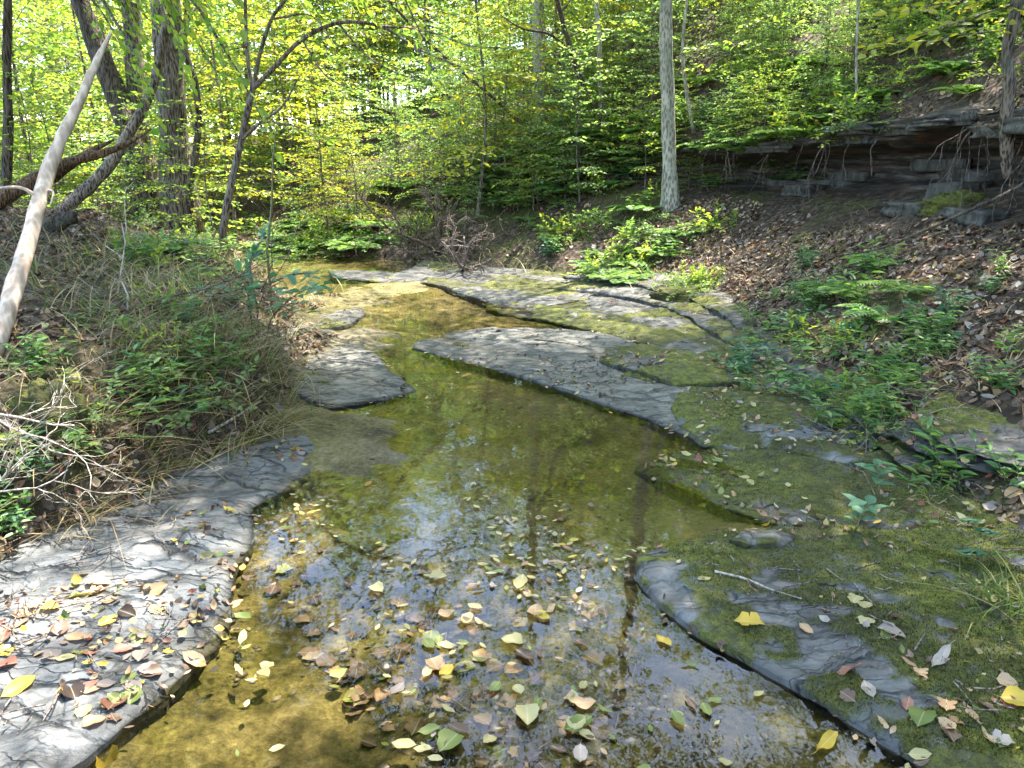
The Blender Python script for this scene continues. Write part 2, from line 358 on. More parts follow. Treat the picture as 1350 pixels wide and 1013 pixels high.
# ---- right hillside, lofted along its toe so that the rock shelter can overhang
PROF = np.array([(-.22, -.25), (-.05, -.10), (.05, .0), (.2, .13), (.45, .26), (.8, .43), (1.2, .66), (1.6, .90), (1.9, 1.07), (2.15, 1.16), (2.6, 1.22), (2.95, 1.30), (3.0, 1.45), (2.7, 1.60), (2.3, 1.68), (1.98, 1.73), (1.90, 1.80), (1.95, 1.93), (2.2, 2.15), (2.8, 2.68), (3.6, 3.4), (5, 4.7), (8, 7.3), (14, 11.5), (25, 16), (60, 26)], float)
PROF2 = PROF.copy(); PROF2[9:19, 0] = [2.12, 2.18, 2.24, 2.30, 2.36, 2.42, 2.46, 2.5, 2.56, 2.66]; PROF2[9:19, 1] = np.linspace(1.18, 2.3, 10); PROF2[19] = (2.9, 2.75)
wt = np.concatenate([np.linspace(0, 20, 125), np.linspace(20.1, 25, 34)])
def prof(A): return np.stack([np.interp(wt, np.arange(len(A)), A[:, 0]), np.interp(wt, np.arange(len(A)), A[:, 1])], -1)
pA, pB = prof(PROF), prof(PROF2)
seg = np.r_[0, np.cumsum(np.hypot(*np.diff(RTs, axis=0).T))]
sA = axis([(0, 6.5, .25), (6.5, 17.5, .055), (17.5, 24, .12), (24, 40, .6), (40, seg[-1] - .01, 4)])
tx = np.interp(sA, seg, RTs[:, 0]); ty = np.interp(sA, seg, RTs[:, 1])
k = np.ones(25) / 25
def sm(a): return np.convolve(np.pad(a, 12, mode='edge'), k, 'valid')
dx, dy = np.gradient(tx, sA), np.gradient(ty, sA); dx, dy = sm(dx), sm(dy); L_ = np.hypot(dx, dy); nxr, nyr = dy / L_, -dx / L_
ov = sstep(3.6, 5.0, ty) * (1 - sstep(9.6, 11.2, ty)) * (tx > -1)
ov = ov * (.8 + .25 * vnoise(np.stack([sA, 0 * sA], -1), .9, 3))
hs = np.interp(ty, [-6, 8.5, 11, 12.2, 13.1, 14.4, 15.5], [1, 1, .85, .62, .45, .25, .12])
hs = np.where(ty < 8.5, 1, hs)
D = pA[None, :, 0] * ov[:, None] + pB[None, :, 0] * (1 - ov[:, None]); Z = pA[None, :, 1] * ov[:, None] + pB[None, :, 1] * (1 - ov[:, None])
X = tx[:, None] + nxr[:, None] * D; Y = ty[:, None] + nyr[:, None] * D
Z = np.where(Z > .2, .2 + (Z - .2) * hs[:, None], Z)
P0 = np.stack([X, Y, Z], -1); fade = np.clip((D + .0) / .8, 0, 1)
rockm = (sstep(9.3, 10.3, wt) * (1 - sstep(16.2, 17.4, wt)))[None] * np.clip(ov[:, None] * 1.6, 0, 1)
nA = fbm(P0, .55, 3, 41); nB = fbm(P0, 2.6, 3, 47); nC = fbm(P0, 9, 3, 53)
stra = vnoise(P0 * np.array([.8, .8, 16]), 1, 61) + .6 * vnoise(P0 * np.array([1.2, 1.2, 38]), 1, 67)
disp = (nA * .16 + nB * .07 + nC * .025) * fade * (1 + np.clip(D - 2, 0, 6) * .25)
X = X + nxr[:, None] * (disp * .5 + rockm * (stra * .11 + .10 * np.round(vnoise(P0 * np.array([1, 1, .35]), 2.6, 71) * 2.5) / 2.5)); Y = Y + nyr[:, None] * (disp * .5 + rockm * (stra * .11 + .10 * np.round(vnoise(P0 * np.array([1, 1, .35]), 2.6, 71) * 2.5) / 2.5)); Z = Z + disp * .8 * (1 - rockm * .7)
Vh = np.stack([X, Y, Z], -1).reshape(-1, 3); nw = len(wt)
ii = (np.arange(len(sA) - 1)[:, None] * nw + np.arange(nw - 1)[None]).ravel()
Fh = np.stack([ii, ii + nw, ii + nw + 1, ii + 1], -1)[:, ::-1]
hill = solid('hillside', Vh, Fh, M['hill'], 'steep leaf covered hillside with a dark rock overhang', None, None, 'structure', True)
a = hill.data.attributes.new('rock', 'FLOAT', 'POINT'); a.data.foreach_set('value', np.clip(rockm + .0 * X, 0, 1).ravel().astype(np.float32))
# ---- water
WX, WY = np.meshgrid(np.linspace(-30, 4, 60), np.linspace(-6, 18, 60))
ii = (np.arange(59)[:, None] * 60 + np.arange(59)[None]).ravel()
solid('creek_water', np.stack([WX, WY, 0 * WX], -1).reshape(-1, 3), np.stack([ii, ii + 1, ii + 61, ii + 60], -1), M['water'], 'clear shallow creek water', None, None, 'structure', True)
# ------------------------------------------------------------------ rock slabs
OUTL = []; SURF = []     # (V, F, id) for dropping things on
def slab(name, label, px, ztop, cell, mat, tilt=(0, 0), step=.010, nstep=5, rot=.6, stretch=3.0, jag=.02, seed=0, group='flat rock slabs along the creek', zb=-.2, cat='rock slab', layers=0, sp=2.0, ed=.018, el=.018):
    mossy = {'mossy_dark_rock': .95, 'half_mossy_rock': .62, 'dark_strata_rock': .3, 'pale_ledge_rock': .12}.get(mat.name, 0)
    P = np.array([at_z(x, y, ztop)[:2] for x, y in px]); 
    L = .9 * np.concatenate([a + (np.roll(P, -1, 0)[i] - a) * (np.arange(10) / 10)[:, None] for i, a in enumerate(P)]) + .1 * spline(np.c_[np.vstack([P, P[:1]]), np.zeros(len(P) + 1)], 10)[:-1, :2]
    Ld = []; 
    for a, b in zip(L, np.roll(L, -1, 0)):
        m = max(1, int(np.hypot(*(b - a)) / cell)); Ld += [a + (b - a) * t for t in np.arange(m) / m]
    L = np.array(Ld); nrm = np.stack([np.roll(L, -1, 0)[:, 1] - np.roll(L, 1, 0)[:, 1], -(np.roll(L, -1, 0)[:, 0] - np.roll(L, 1, 0)[:, 0])], -1); nrm /= np.linalg.norm(nrm, axis=1)[:, None] + 1e-9
    jn = .9 * vnoise(L, 2.2, seed) + .6 * np.round(vnoise(L, 3.5, seed + 1) * 2.5) / 1.5 + .18 * vnoise(L, 22, seed + 2)
    L = L + nrm * (jag * jn)[:, None]
    OUTL.append(L); mn, mx = L.min(0) - cell * 2, L.max(0) + cell * 2
    x = np.arange(mn[0], mx[0], cell); y = np.arange(mn[1], mx[1], cell); XX, YY = np.meshgrid(x, y); Q = np.stack([XX, YY], -1)
    ins = inpoly(Q, L)
    # nearest outline point
    near = np.zeros(Q.shape); dist = np.full(Q.shape[:2], 1e9)
    Lt = L[::2] if len(L) > 900 else L
    for a, b in zip(Lt, np.roll(Lt, -1, 0)):
        e = b - a; t = np.clip(((Q - a) @ e) / (e @ e + 1e-12), 0, 1); q = a + t[..., None] * e
        dd = np.hypot(*(np.moveaxis(Q - q, -1, 0))); k2 = dd < dist
        dist = np.where(k2, dd, dist); near = np.where(k2[..., None], q, near)
    keep = ins | (dist < cell * .5); snap = dist < cell * .55
    Q = np.where((snap & keep)[..., None], near, Q); dist = np.where(snap, 0, dist)
    f4 = keep[:-1, :-1] & keep[1:, :-1] & keep[:-1, 1:] & keep[1:, 1:]; cnt = np.zeros(keep.shape, int)
    for sy in (0, 1):
        for sx in (0, 1): cnt[sy:sy + f4.shape[0], sx:sx + f4.shape[1]] += f4
    rim = (cnt > 0) & (cnt < 4) & (dist < 1.6 * cell); Q = np.where(rim[..., None], near, Q); dist = np.where(rim, 0, dist)
    c, s = math.cos(rot), math.sin(rot)
    Rq = np.stack([Q[..., 0] * c + Q[..., 1] * s, (-Q[..., 0] * s + Q[..., 1] * c) * stretch], -1)
    h = fbm(Rq, sp, 5, seed + 5) * .5 + .5; hq = np.floor(h * nstep) ; fr = h * nstep - hq
    hh = (hq + .25 * fr + .75 * sstep(.0, .16, fr) - .75 - nstep * .5) * step + .005 * fbm(Q, 12, 3, seed + 9); crack = np.exp(-(fr / .17) ** 2) * (vnoise(Q, 3, seed + 31) > -.35); mo = sstep(-.10, .12, fbm(Q, 2.1, 4, seed + 41) + .35 * vnoise(Q, 17, seed + 43) + mossy - .5) if mossy > 0 else 0 * fr
    hh = hh + mo * (.007 + .006 * fbm(Q, 7, 2, seed + 13) + .004 * vnoise(Q, 38, seed + 15))
    z = ztop + hh + tilt[0] * (Q[..., 0] - P[:, 0].mean()) + tilt[1] * (Q[..., 1] - P[:, 1].mean()) - ed * np.exp(-dist / el)
    idx = -np.ones(keep.shape, int); f4 = keep[:-1, :-1] & keep[1:, :-1] & keep[:-1, 1:] & keep[1:, 1:]
    idx = np.arange(keep.size).reshape(keep.shape)
    F = np.stack([idx[:-1, :-1][f4], idx[:-1, 1:][f4], idx[1:, 1:][f4], idx[1:, :-1][f4]], -1)
    V = np.stack([Q[..., 0], Q[..., 1], z], -1).reshape(-1, 3)
    E = np.concatenate([F[:, [0, 1]], F[:, [1, 2]], F[:, [2, 3]], F[:, [3, 0]]]); key = {}
    es = set(map(tuple, E)); bd = np.array([e for e in es if (e[1], e[0]) not in es])
    used = np.unique(F); mp = -np.ones(len(V), int); mp[used] = np.arange(len(used)); V = V[used]; F = mp[F]; bd = mp[bd]
    bv = np.unique(bd); cen = V[:, :2].mean(0); n0 = len(V); Vs = [V]; Fs = [F]; prev = np.arange(len(V))
    rows = 7; lm = prev
    for r_ in range(1, rows + 1):
        f = (0, .12, .14, .3, .32, .5, .75, 1)[r_]; W = V[bv].copy(); W[:, 2] = W[:, 2] * (1 - f) + zb * f
        jit = (0, .004, -.016, -.008, -.03, -.02, -.03, -.06)[r_] + .012 * vnoise(np.c_[W[:, :2], np.full(len(W), (r_ // 2) * 3.3)], 4, seed + 21)
        dirn = cen - W[:, :2]; dirn /= np.linalg.norm(dirn, axis=1)[:, None] + 1e-9; W[:, :2] -= dirn * jit[:, None]
        m2 = -np.ones(len(V), int); m2[bv] = n0 + (r_ - 1) * len(bv) + np.arange(len(bv))
        Fs.append(np.stack([lm[bd[:, 0]], m2[bd[:, 0]], m2[bd[:, 1]], lm[bd[:, 1]]], -1)); Vs.append(W); lm = m2
    V2 = np.concatenate(Vs); F2 = np.concatenate(Fs); SURF.append((V2, F2))
    o = solid(name, V2, F2, mat, label, cat, group, None, False); o['kind'] = 'thing'
    pad = np.zeros(len(V2) - n0)
    for nm, val in (('crack', crack * (1 - mo * .8)), ('moss', mo), ('damp', np.exp(-np.maximum(z - .008, 0) / .014))):
        at = o.data.attributes.new(nm, 'FLOAT', 'POINT'); vv = val.reshape(-1)[used]; at.data.foreach_set('value', np.r_[vv, pad + (.6 if nm == 'damp' else 0)].astype(np.float32))
    sm_ = np.zeros(len(F2), bool); sm_[:len(F)] = True; o.data.polygons.foreach_set('use_smooth', sm_)
    return o
SLABS = [
 ('rock_ledge', 'blue grey cracked slate ledge strewn with leaves on the left water edge', [(-400, 1250), (0, 1060), (60, 1025), (150, 962), (215, 905), (250, 873), (280, 828), (303, 760), (322, 705), (328, 655), (365, 640), (430, 598), (440, 575), (420, 555), (350, 575), (270, 600), (170, 640), (60, 690), (-100, 740), (-300, 820)], .052, .0115, M['slate'], (-.02, .0), .0035, 12, .62, 3.0, .03, 3, 1.5, .042, .06),
 ('rock_ledge', 'sunlit pale ledge with a dark undercut edge beside the left bank roots', [(405, 522), (440, 528), (480, 524), (545, 508), (525, 490), (497, 470), (470, 450), (440, 438), (400, 430), (360, 440), (350, 490), (370, 515)], .042, .016, M['ledge'], (-.02, 0), .005, 5, -.4, 2.0, .025, 11, 2.0, .012, .02),
 ('rock_slab', 'pale grey flat slab with a straight dark edge in mid creek', [(542, 456), (585, 466), (640, 480), (700, 497), (780, 523), (850, 547), (890, 562), (960, 590), (1060, 600), (1040, 540), (960, 500), (870, 462), (800, 440), (740, 432), (650, 430), (590, 437), (548, 446)], .024, .016, M['flat'], (.012, 0), .0035, 7, -.75, 2.5, .022, 23, 1.6, .012, .03),
 ('rock_slab', 'dark mossy slab in the right foreground with a rounded front corner', [(848, 732), (850, 752), (880, 785), (935, 830), (1000, 868), (1060, 902), (1140, 950), (1205, 985), (1270, 1050), (1400, 1200), (1900, 1150), (1800, 760), (1500, 700), (1330, 690), (1180, 700), (1110, 690), (1050, 684), (960, 696), (895, 714)], .042, .0135, M['moss1'], (.012, .0), .006, 5, -.65, 2.5, .014, 31, 1.5, .012, .02),
 ('rock_slab', 'wet dark slab with a green moss strip behind the right foreground slab', [(838, 604), (860, 618), (905, 637), (960, 662), (1050, 688), (1120, 711), (1200, 740), (1300, 768), (1450, 800), (1700, 760), (1500, 640), (1300, 600), (1150, 575), (1050, 570), (960, 580), (890, 592)], .026, .016, M['moss2'], (.05, .0), .008, 6, -.65, 3, .02, 43, 1.6, .016, .03),
 ('rock_slab', 'low mossy slab below the green herbs on the right bank', [(815, 487), (850, 497), (893, 508), (884, 530), (890, 552), (930, 574), (985, 584), (1050, 592), (1130, 612), (1230, 600), (1200, 540), (1080, 480), (970, 460), (900, 462), (850, 472)], .058, .02, M['moss1'], (.045, 0), .010, 5, -.6, 2, .022, 57, 1.8, .02, .03),
 ('rock_slab', 'long dark slab edge running back beside the far pool', [(640, 401), (700, 413), (780, 430), (880, 460), (960, 492), (1020, 515), (1090, 490), (1040, 430), (950, 395), (870, 380), (790, 372), (700, 368), (650, 380)], .046, .022, M['moss2'], (.03, 0), .006, 6, -.6, 2.5, .025, 71, 1.6, .012, .03),
 ('rock_slab', 'narrow mossy shelf below the dead root tangle', [(500, 366), (570, 372), (640, 392), (700, 400), (760, 398), (800, 372), (700, 358), (620, 350), (560, 345)], .05, .03, M['moss2'], (.02, .02), .006, 5, -.3, 2.5, .03, 83, 1.4, .012, .03),
 ('rock_slab', 'small dark wedge of slab between the mossy slabs', [(790, 470), (840, 490), (890, 506), (980, 505), (930, 465), (850, 452), (800, 455)], .066, .025, M['moss2'], (.02, 0), .010, 4, -.6, 2, .02, 91, 1.8, .012, .02),
 ('flat_stone', 'small pale flat stone lying on the mossy foreground slab', [(960, 706), (985, 715), (1035, 714), (1048, 704), (1020, 696), (980, 695)], .068, .010, M['ledge'], (0, 0), .004, 3, .3, 1.5, .012, 97, 3, .012, .02),
 ('rock_slab', 'thin flat rock of pale mud at the far bend of the creek', [(430, 355), (510, 358), (560, 366), (500, 371), (440, 364)], .025, .05, M['ledge'], (0, 0), .008, 4, -.3, 2, .03, 101, 1.5, .012, .03),
 ('rock_slab', 'damp flat rock at the foot of the left bank upstream', [(400, 432), (450, 430), (485, 412), (470, 395), (430, 392), (370, 395), (340, 425)], .025, .03, M['ledge'], (0, 0), .008, 4, -.3, 2, .03, 107, 1.5, .012, .03),
]
for s_ in SLABS: slab(s_[0], s_[1], s_[2], s_[3], s_[4], s_[5], s_[6], s_[7], s_[8], s_[9], s_[10], s_[11], s_[12], sp=s_[13], ed=s_[14], el=s_[15])
# layered dark ledge at the right edge: three thin beds stepping back
def ledge_beds(label, px, z0, beds, dz, back, mat, seed, cell=.022):
    for b in range(beds):
        q = [(x + back[0] * b, y + back[1] * b) for x, y in px]
        slab('rock_ledge', label[b], q, z0 + dz * b, cell, mat, (.04, .02), .006, 4, -.3, 3, .018, seed + b * 7, 'thin dark rock beds at the right bank toe', z0 + dz * b - dz * .86, 'rock ledge', sp=2)
ledge_beds(['lowest thin dark rock bed at the right bank toe', 'middle thin dark rock bed at the right bank toe', 'topmost thin dark rock bed under plants on the right bank toe'],
           [(1150, 575), (1190, 600), (1260, 622), (1360, 640), (1550, 660), (1560, 600), (1400, 560), (1280, 545), (1200, 545)], .12, 3, .075, (24, -16), M['strata'], 131)
for b_, (lb_, zz) in enumerate([('lower thin dark shale bed at the foot of the right slope', .115), ('upper thin dark shale bed at the foot of the right slope', .175)]):
    slab('rock_ledge', lb_, [(x + 22 * b_, y - 14 * b_) for x, y in [(720, 374), (800, 382), (880, 402), (935, 428), (985, 462), (1030, 500), (1095, 548), (1150, 582), (1210, 560), (1140, 490), (1080, 440), (1000, 400), (900, 372), (800, 360)]], zz, .022, M['strata' if b_ else 'moss2'], (.05, .01), .006, 5, -.6, 3, .025, 171 + 9 * b_, 'thin shale beds at the foot of the right slope', zz - .07, 'rock ledge', sp=2)
# surfaces things rest on
SURF.append((Vg, Fg)); SURF.append((Vh, Fh)); NS = len(SURF)
off = 0; TV = []; TF = []; TI = []
for i_, (v_, f_) in enumerate(SURF): TV.append(v_); TF.append(f_ + off); TI.append(np.full(len(f_), i_)); off += len(v_)
TI = np.concatenate(TI); BVH = BVHTree.FromPolygons(np.concatenate(TV).tolist(), np.concatenate(TF).tolist())
def drop(x, y, z=60.0):
    h = BVH.ray_cast(Vector((x, y, z)), Vector((0, 0, -1)))
    if h[0] is None: return None
    return h[0], h[1] if h[1].z > 0 else -h[1], int(TI[h[2]])     # id: NS-2 ground, NS-1 hill, else a slab
def hit_px(px, py):
    d = Vector(ray(px, py)); h = BVH.ray_cast(Vector((0, 0, CAMH)), d)
    return None if h[0] is None else (h[0], h[1], int(TI[h[2]]))
# ------------------------------------------------------------------ leaves and trees
OV = np.array([(0, 0, 0), (.33, -.5, .09), (.72, -.36, .05), (1, 0, -.06), (.72, .36, .05), (.33, .5, .09)]); OVF = np.array([(0, 1, 2, 3), (0, 3, 4, 5)])
LN = np.array([(0, 0, 0), (.25, -.5, .08), (.6, -.42, .04), (1, 0, -.16), (.6, .42, .04), (.25, .5, .08)])
def leaves(P, D, N, ln, wd, tpl=OV, F=OVF):
    """P base, D along, N up (M,3); ln, wd (M,)"""
    D = D / (np.linalg.norm(D, axis=1)[:, None] + 1e-9); A = np.cross(N, D); A /= np.linalg.norm(A, axis=1)[:, None] + 1e-9; U = np.cross(D, A)
    V = P[:, None] + D[:, None] * (tpl[None, :, 0:1] * ln[:, None, None]) + A[:, None] * (tpl[None, :, 1:2] * wd[:, None, None]) + U[:, None] * (tpl[None, :, 2:3] * ln[:, None, None])
    m = len(tpl); FF = (F[None] + (np.arange(len(P)) * m)[:, None, None]).reshape(-1, F.shape[1])
    return V.reshape(-1, 3), FF
class LeafBag:
    def __init__(s): s.P = []; s.D = []; s.N = []; s.l = []; s.w = []
    def add(s, P, D, N, l, w): s.P.append(P); s.D.append(D); s.N.append(N); s.l.append(l); s.w.append(w)
    def mesh(s, name, mat, tpl=OV):
        V, F = leaves(np.concatenate(s.P), np.concatenate(s.D), np.concatenate(s.N), np.concatenate(s.l), np.concatenate(s.w), tpl)
        return mesh_data(name, V, F, mat)
def unit(v): return v / (np.linalg.norm(v, axis=-1, keepdims=True) + 1e-9)
def rot2(d, a):
    c, s = math.cos(a), math.sin(a); return np.array([d[0] * c - d[1] * s, d[0] * s + d[1] * c, d[2]])
def twig_leaves(bag, A, d, L, leaf, rs, flat=.6, gap=.62, wr=.5, droop=.25):
    """alternate leaves in one plane along a twig from A"""
    m = max(3, int(L / (leaf * gap))); t = (np.arange(m) + .6) / m
    up = unit(np.array([rs.normal(0, .18), rs.normal(0, .18), 1.0])); P = A + d[None] * (t * L)[:, None]; P[:, 2] -= droop * L * t ** 2
    side = np.cross(up, d); sg = np.where(np.arange(m) % 2, 1, -1)[:, None]
    D = d[None] * .55 + side[None] * sg * .85 + rs.normal(0, .22, (m, 3)); D[-1] = d; D[:, 2] -= .12
    N = up[None] + rs.normal(0, flat, (m, 3)); l = leaf * rs.uniform(.65, 1.15, m)
    bag.add(P, D, N, l, l * wr * rs.uniform(.85, 1.15, m))
    return P[-1]
def branch_spray(wood, bag, path, r0, rs, tw=.42, leaf=.09, every=.16, t0=.2, r1=.003, n=6, twigw=True, flat=.6, wr=.5):
    add_tube(wood, path, np.linspace(r0, r1, len(path)), n, rs.randint(999), .12)
    sl_ = np.r_[0, np.cumsum(np.linalg.norm(np.diff(path, axis=0), axis=1))]; Lb = sl_[-1]; s_ = t0 * Lb; sg = 1
    while s_ < Lb:
        A = np.array([np.interp(s_, sl_, path[:, i]) for i in range(3)]); B = np.array([np.interp(min(s_ + .05, Lb + 1e-3), sl_, path[:, i]) for i in range(3)])
        d = B - A if np.linalg.norm(B - A) > 1e-6 else path[-1] - path[-2]
        d = rot2(unit(d), sg * rs.uniform(.6, 1.15)); d[2] = d[2] * .5 + rs.uniform(-.12, .22); d = unit(d)
        L = tw * (1 - .45 * s_ / Lb) * rs.uniform(.6, 1.25)
        e = twig_leaves(bag, A, d, L, leaf, rs, flat, wr=wr)
        if twigw: add_tube(wood, np.array([A, A + d * L * .5 - [0, 0, .06 * L], e]), [r1 * .9, r1 * .7, r1 * .3], 3, 0, 0, False)
        s_ += every * rs.uniform(.7, 1.3); sg = -sg
    twig_leaves(bag, path[-1], unit(path[-1] - path[-2]), tw * .6, leaf, rs, flat, wr=wr)
def tree_kit(seed, H, r0, h0, nb, Lb, leaf, tw=.45, every=.17, lean=.06, rise=.35, mat='crown', bark='bark', prof=None, twigw=True, flat=.75, n=8):
    """returns (wood mesh, crown mesh) of one tree kind; base at the origin"""
    rs = np.random.RandomState(seed); wood = MB(); bag = LeafBag()
    z = np.linspace(0, 1, 10); a = rs.uniform(0, 6.28); w1, w2 = rs.uniform(.03, .08, 2) * H * .35
    T = np.stack([np.cos(a) * lean * H * z ** 1.5 + w1 * np.sin(z * 5 + a), np.sin(a) * lean * H * z ** 1.5 + w2 * np.sin(z * 4.3 + 2 * a), z * H], -1)
    T[:, :2] -= T[0, :2]; rad = r0 * (1 - .86 * z); rad[0] *= 1.35; T[0, 2] = -.25
    add_tube(wood, spline(T, 4), np.interp(np.linspace(0, 9, 37), np.arange(10), rad), n, seed, .12)
    for b in range(nb):
        f = (b + rs.uniform(0, .8)) / nb; hz = h0 + (1 - h0) * f; A = np.array([np.interp(hz, z, T[:, i]) for i in range(3)]); A[2] = hz * H
        az = b * 2.4 + rs.uniform(-.5, .5); pr = (prof(f) if prof else (1 - .6 * f)) * rs.uniform(.65, 1.2); L = Lb * pr
        el = rise * rs.uniform(.2, 1.5) + .5 * f; d = np.array([math.cos(az), math.sin(az), math.tan(min(el, 1.2))]); d = unit(d); t = np.linspace(0, 1, 6)[:, None]
        side = np.array([-d[1], d[0], 0]) * rs.uniform(-.15, .15) * L
        path = A + d * L * t + side * t ** 2 + np.array([0, 0, -.28 * L]) * t ** 2
        branch_spray(wood, bag, path, max(.006, r0 * .34 * pr * (1 - .6 * f)), rs, tw, leaf, every, .12, max(.0025, r0 * .03), 5, twigw, flat)
    Vw, Fw = wood.out(); return mesh_data('wood', Vw, Fw, M[bark], True), bag.mesh('leaves', M[mat])
def place_tree(kit, x, y, z, name, label, cat, group, rz, sc=1.0, crown_mat=None):
    e = link(name, None, None, (x, y, z), rz, sc); tag(e, label, cat, group)
    link('trunk', kit[0], e); 
    if kit[1] is not None: link('crown', kit[1], e)
    return e
SAP = [tree_kit(11, 4.2, .03, .12, 30, 1.5, .10, .5, .11), tree_kit(12, 5.2, .038, .16, 36, 1.8, .105, .52, .115, mat='crown'), tree_kit(13, 3.4, .024, .08, 28, 1.25, .095, .44, .10, mat='crown_pale'), tree_kit(14, 4.6, .034, .14, 32, 1.6, .10, .5, .11, mat='crown_yellow'), tree_kit(15, 2.2, .016, .08, 20, .95, .08, .38, .09, mat='crown_pale'), tree_kit(16, 2.6, .018, .06, 22, 1.1, .085, .42, .09, mat='crown')]
egg = lambda f: .55 + .6 * math.sin(math.pi * min(1, f * .95 + .05))
MID = [tree_kit(31, 8.5, .07, .10, 56, 2.1, .14, .75, .19, .05, .45, 'crown', 'bark', egg, False, .8), tree_kit(32, 7.0, .06, .06, 50, 2.0, .13, .7, .18, .06, .45, 'crown_yellow', 'bark_pale', egg, False, .8), tree_kit(33, 7.5, .06, .06, 52, 2.0, .13, .7, .18, .06, .4, 'crown', 'bark', egg, False, .8)]
dome = lambda f: .45 + .75 * math.sin(math.pi * min(1, f * .9 + .1))
BIG = [tree_kit(21, 13, .17, .38, 50, 3.6, .15, .9, .2, .03, .5, 'crown', 'bark', dome, False, .6, 10), tree_kit(22, 11, .13, .40, 44, 3.2, .14, .85, .2, .04, .5, 'crown_yellow', 'bark_pale', dome, False, .6, 10), tree_kit(23, 15, .2, .45, 54, 4.0, .15, .95, .21, .03, .45, 'crown', 'bark', dome, False, .6, 10)]
OVER = [tree_kit(51, 13, .15, .5, 66, 3.6, .15, .95, .15, .03, .45, 'crown', 'bark', dome, False, .6, 10), tree_kit(52, 12, .14, .5, 62, 3.4, .15, .95, .15, .03, .45, 'crown_yellow', 'bark', dome, False, .6, 10)]
# ------------------------------------------------------------------ the forest behind
def on_land(x, y):
    h = drop(x, y); return None if h is None else h
forest = []
def far_enough(x, y, d):
    return all((x - a) ** 2 + (y - b) ** 2 > d * d for a, b in forest)
def in_channel(x, y, m=.3):
    p = np.array([[x, y]]); 
    return inpoly(p, CHAN)[0] or polydist(p, LTs)[0] < m or polydist(p, RTs)[0] < m
rs = np.random.RandomState(5)
def scatter_trees(n, xr, yr, kinds, mind, name, label, group, sc=(.8, 1.2), ok=None, cat='tree'):
    k_ = 0; tries = 0
    while k_ < n and tries < n * 40:
        tries += 1; x = rs.uniform(*xr); y = rs.uniform(*yr)
        if abs(x) > .78 * y + 2.5 or in_channel(x, y, .5) or not far_enough(x, y, mind) or (ok and not ok(x, y)): continue
        h = on_land(x, y)
        if h is None: continue
        forest.append((x, y)); kd = kinds[rs.randint(len(kinds))]
        place_tree(kd, x, y, h[0].z - .05, name, label, cat, group, rs.uniform(0, 6.28), rs.uniform(*sc)); k_ += 1
def sightline(x, y):      # keeps the gap over the creek open
    return not (abs(x + 1.2 - (y - 12) * -.06) < 1.3 + .02 * y and y > 13)
scatter_trees(26, (-14, -4.4), (11.2, 17), SAP[:4], .75, 'young_tree', 'slender young tree with layered bright leaves on the flat left bank', 'young trees on the flat left bank', (.7, 1.1))
scatter_trees(24, (-10, -3.4), (9.6, 13), SAP[4:6], .6, 'leafy_bush', 'low leafy bush on the flat left bank behind the big trunks', 'low bushes behind the big trunks', (.5, .9), None, 'bush')
scatter_trees(26, (-24, -5), (15, 24), MID[:3], 1.3, 'leafy_tree', 'dense leafy tree in the bright left woods', 'leafy trees in the bright left woods', (.6, 1.0))
scatter_trees(22, (-26, -4), (22, 36), MID[:3], 1.6, 'leafy_tree', 'dense leafy tree deep in the left woods', 'leafy trees deep in the left woods', (.8, 1.3), sightline)
scatter_trees(34, (-6, 6), (13.0, 19), SAP[2:6], .7, 'young_tree', 'small leafy tree on the low slope beyond the bend of the creek', 'small trees beyond the creek bend', (.6, 1.05))
scatter_trees(16, (-7, 9), (19, 30), MID, 1.3, 'leafy_tree', 'leafy tree on the slope far behind the creek bend', 'leafy trees far behind the creek bend', (.55, .85), sightline)
scatter_trees(52, (-24, 20), (30, 50), MID, 1.6, 'leafy_tree', 'hazy leafy tree at the back of the woods', 'leafy trees at the back of the woods', (.8, 1.05))
scatter_trees(60, (3.4, 14), (6.5, 20), SAP[2:6], .6, 'young_tree', 'young leafy tree growing on the steep right hillside', 'young trees on the steep right hillside', (.45, .9), lambda x, y: x > 4.2 or y > 11.5)
scatter_trees(5, (6, 16), (12, 24), MID, 1.5, 'leafy_tree', 'leafy tree high on the right hillside', 'leafy trees high on the right hillside', (.5, .8))
scatter_trees(34, (-1, 7), (13.2, 21), SAP[:6], .6, 'young_tree', 'leafy young tree on the slope behind the lone grey trunk', 'young trees behind the lone grey trunk', (.6, 1.0))
scatter_trees(34, (-6, 3), (17, 27), SAP[:4], .8, 'young_tree', 'young tree closing the view straight up the creek', 'young trees straight up the creek', (1.0, 1.5))
scatter_trees(9, (-20, -6), (13, 30), BIG, 2.0, 'tall_tree', 'tall straight tree with a high crown in the left woods', 'tall trees in the left woods', (.75, 1.0))
scatter_trees(3, (4, 16), (12, 26), BIG, 2.0, 'tall_tree', 'tall tree with a high crown on the right hillside', 'tall trees on the right hillside', (.6, .85))
for px_, py_, k_, s_, lb in [(470, 305, 3, .42, 'small yellow leaved sapling in front of the dead root tangle'), (425, 300, 3, .34, 'low yellow green sapling on the far bank left of the root tangle'), (400, 318, 4, .6, 'dark green bush overhanging the far end of the creek')]:
    h = hit_px(px_, py_); place_tree(SAP[k_], h[0].x, h[0].y, h[0].z - .03, 'sapling', lb, 'tree', None, px_, s_)
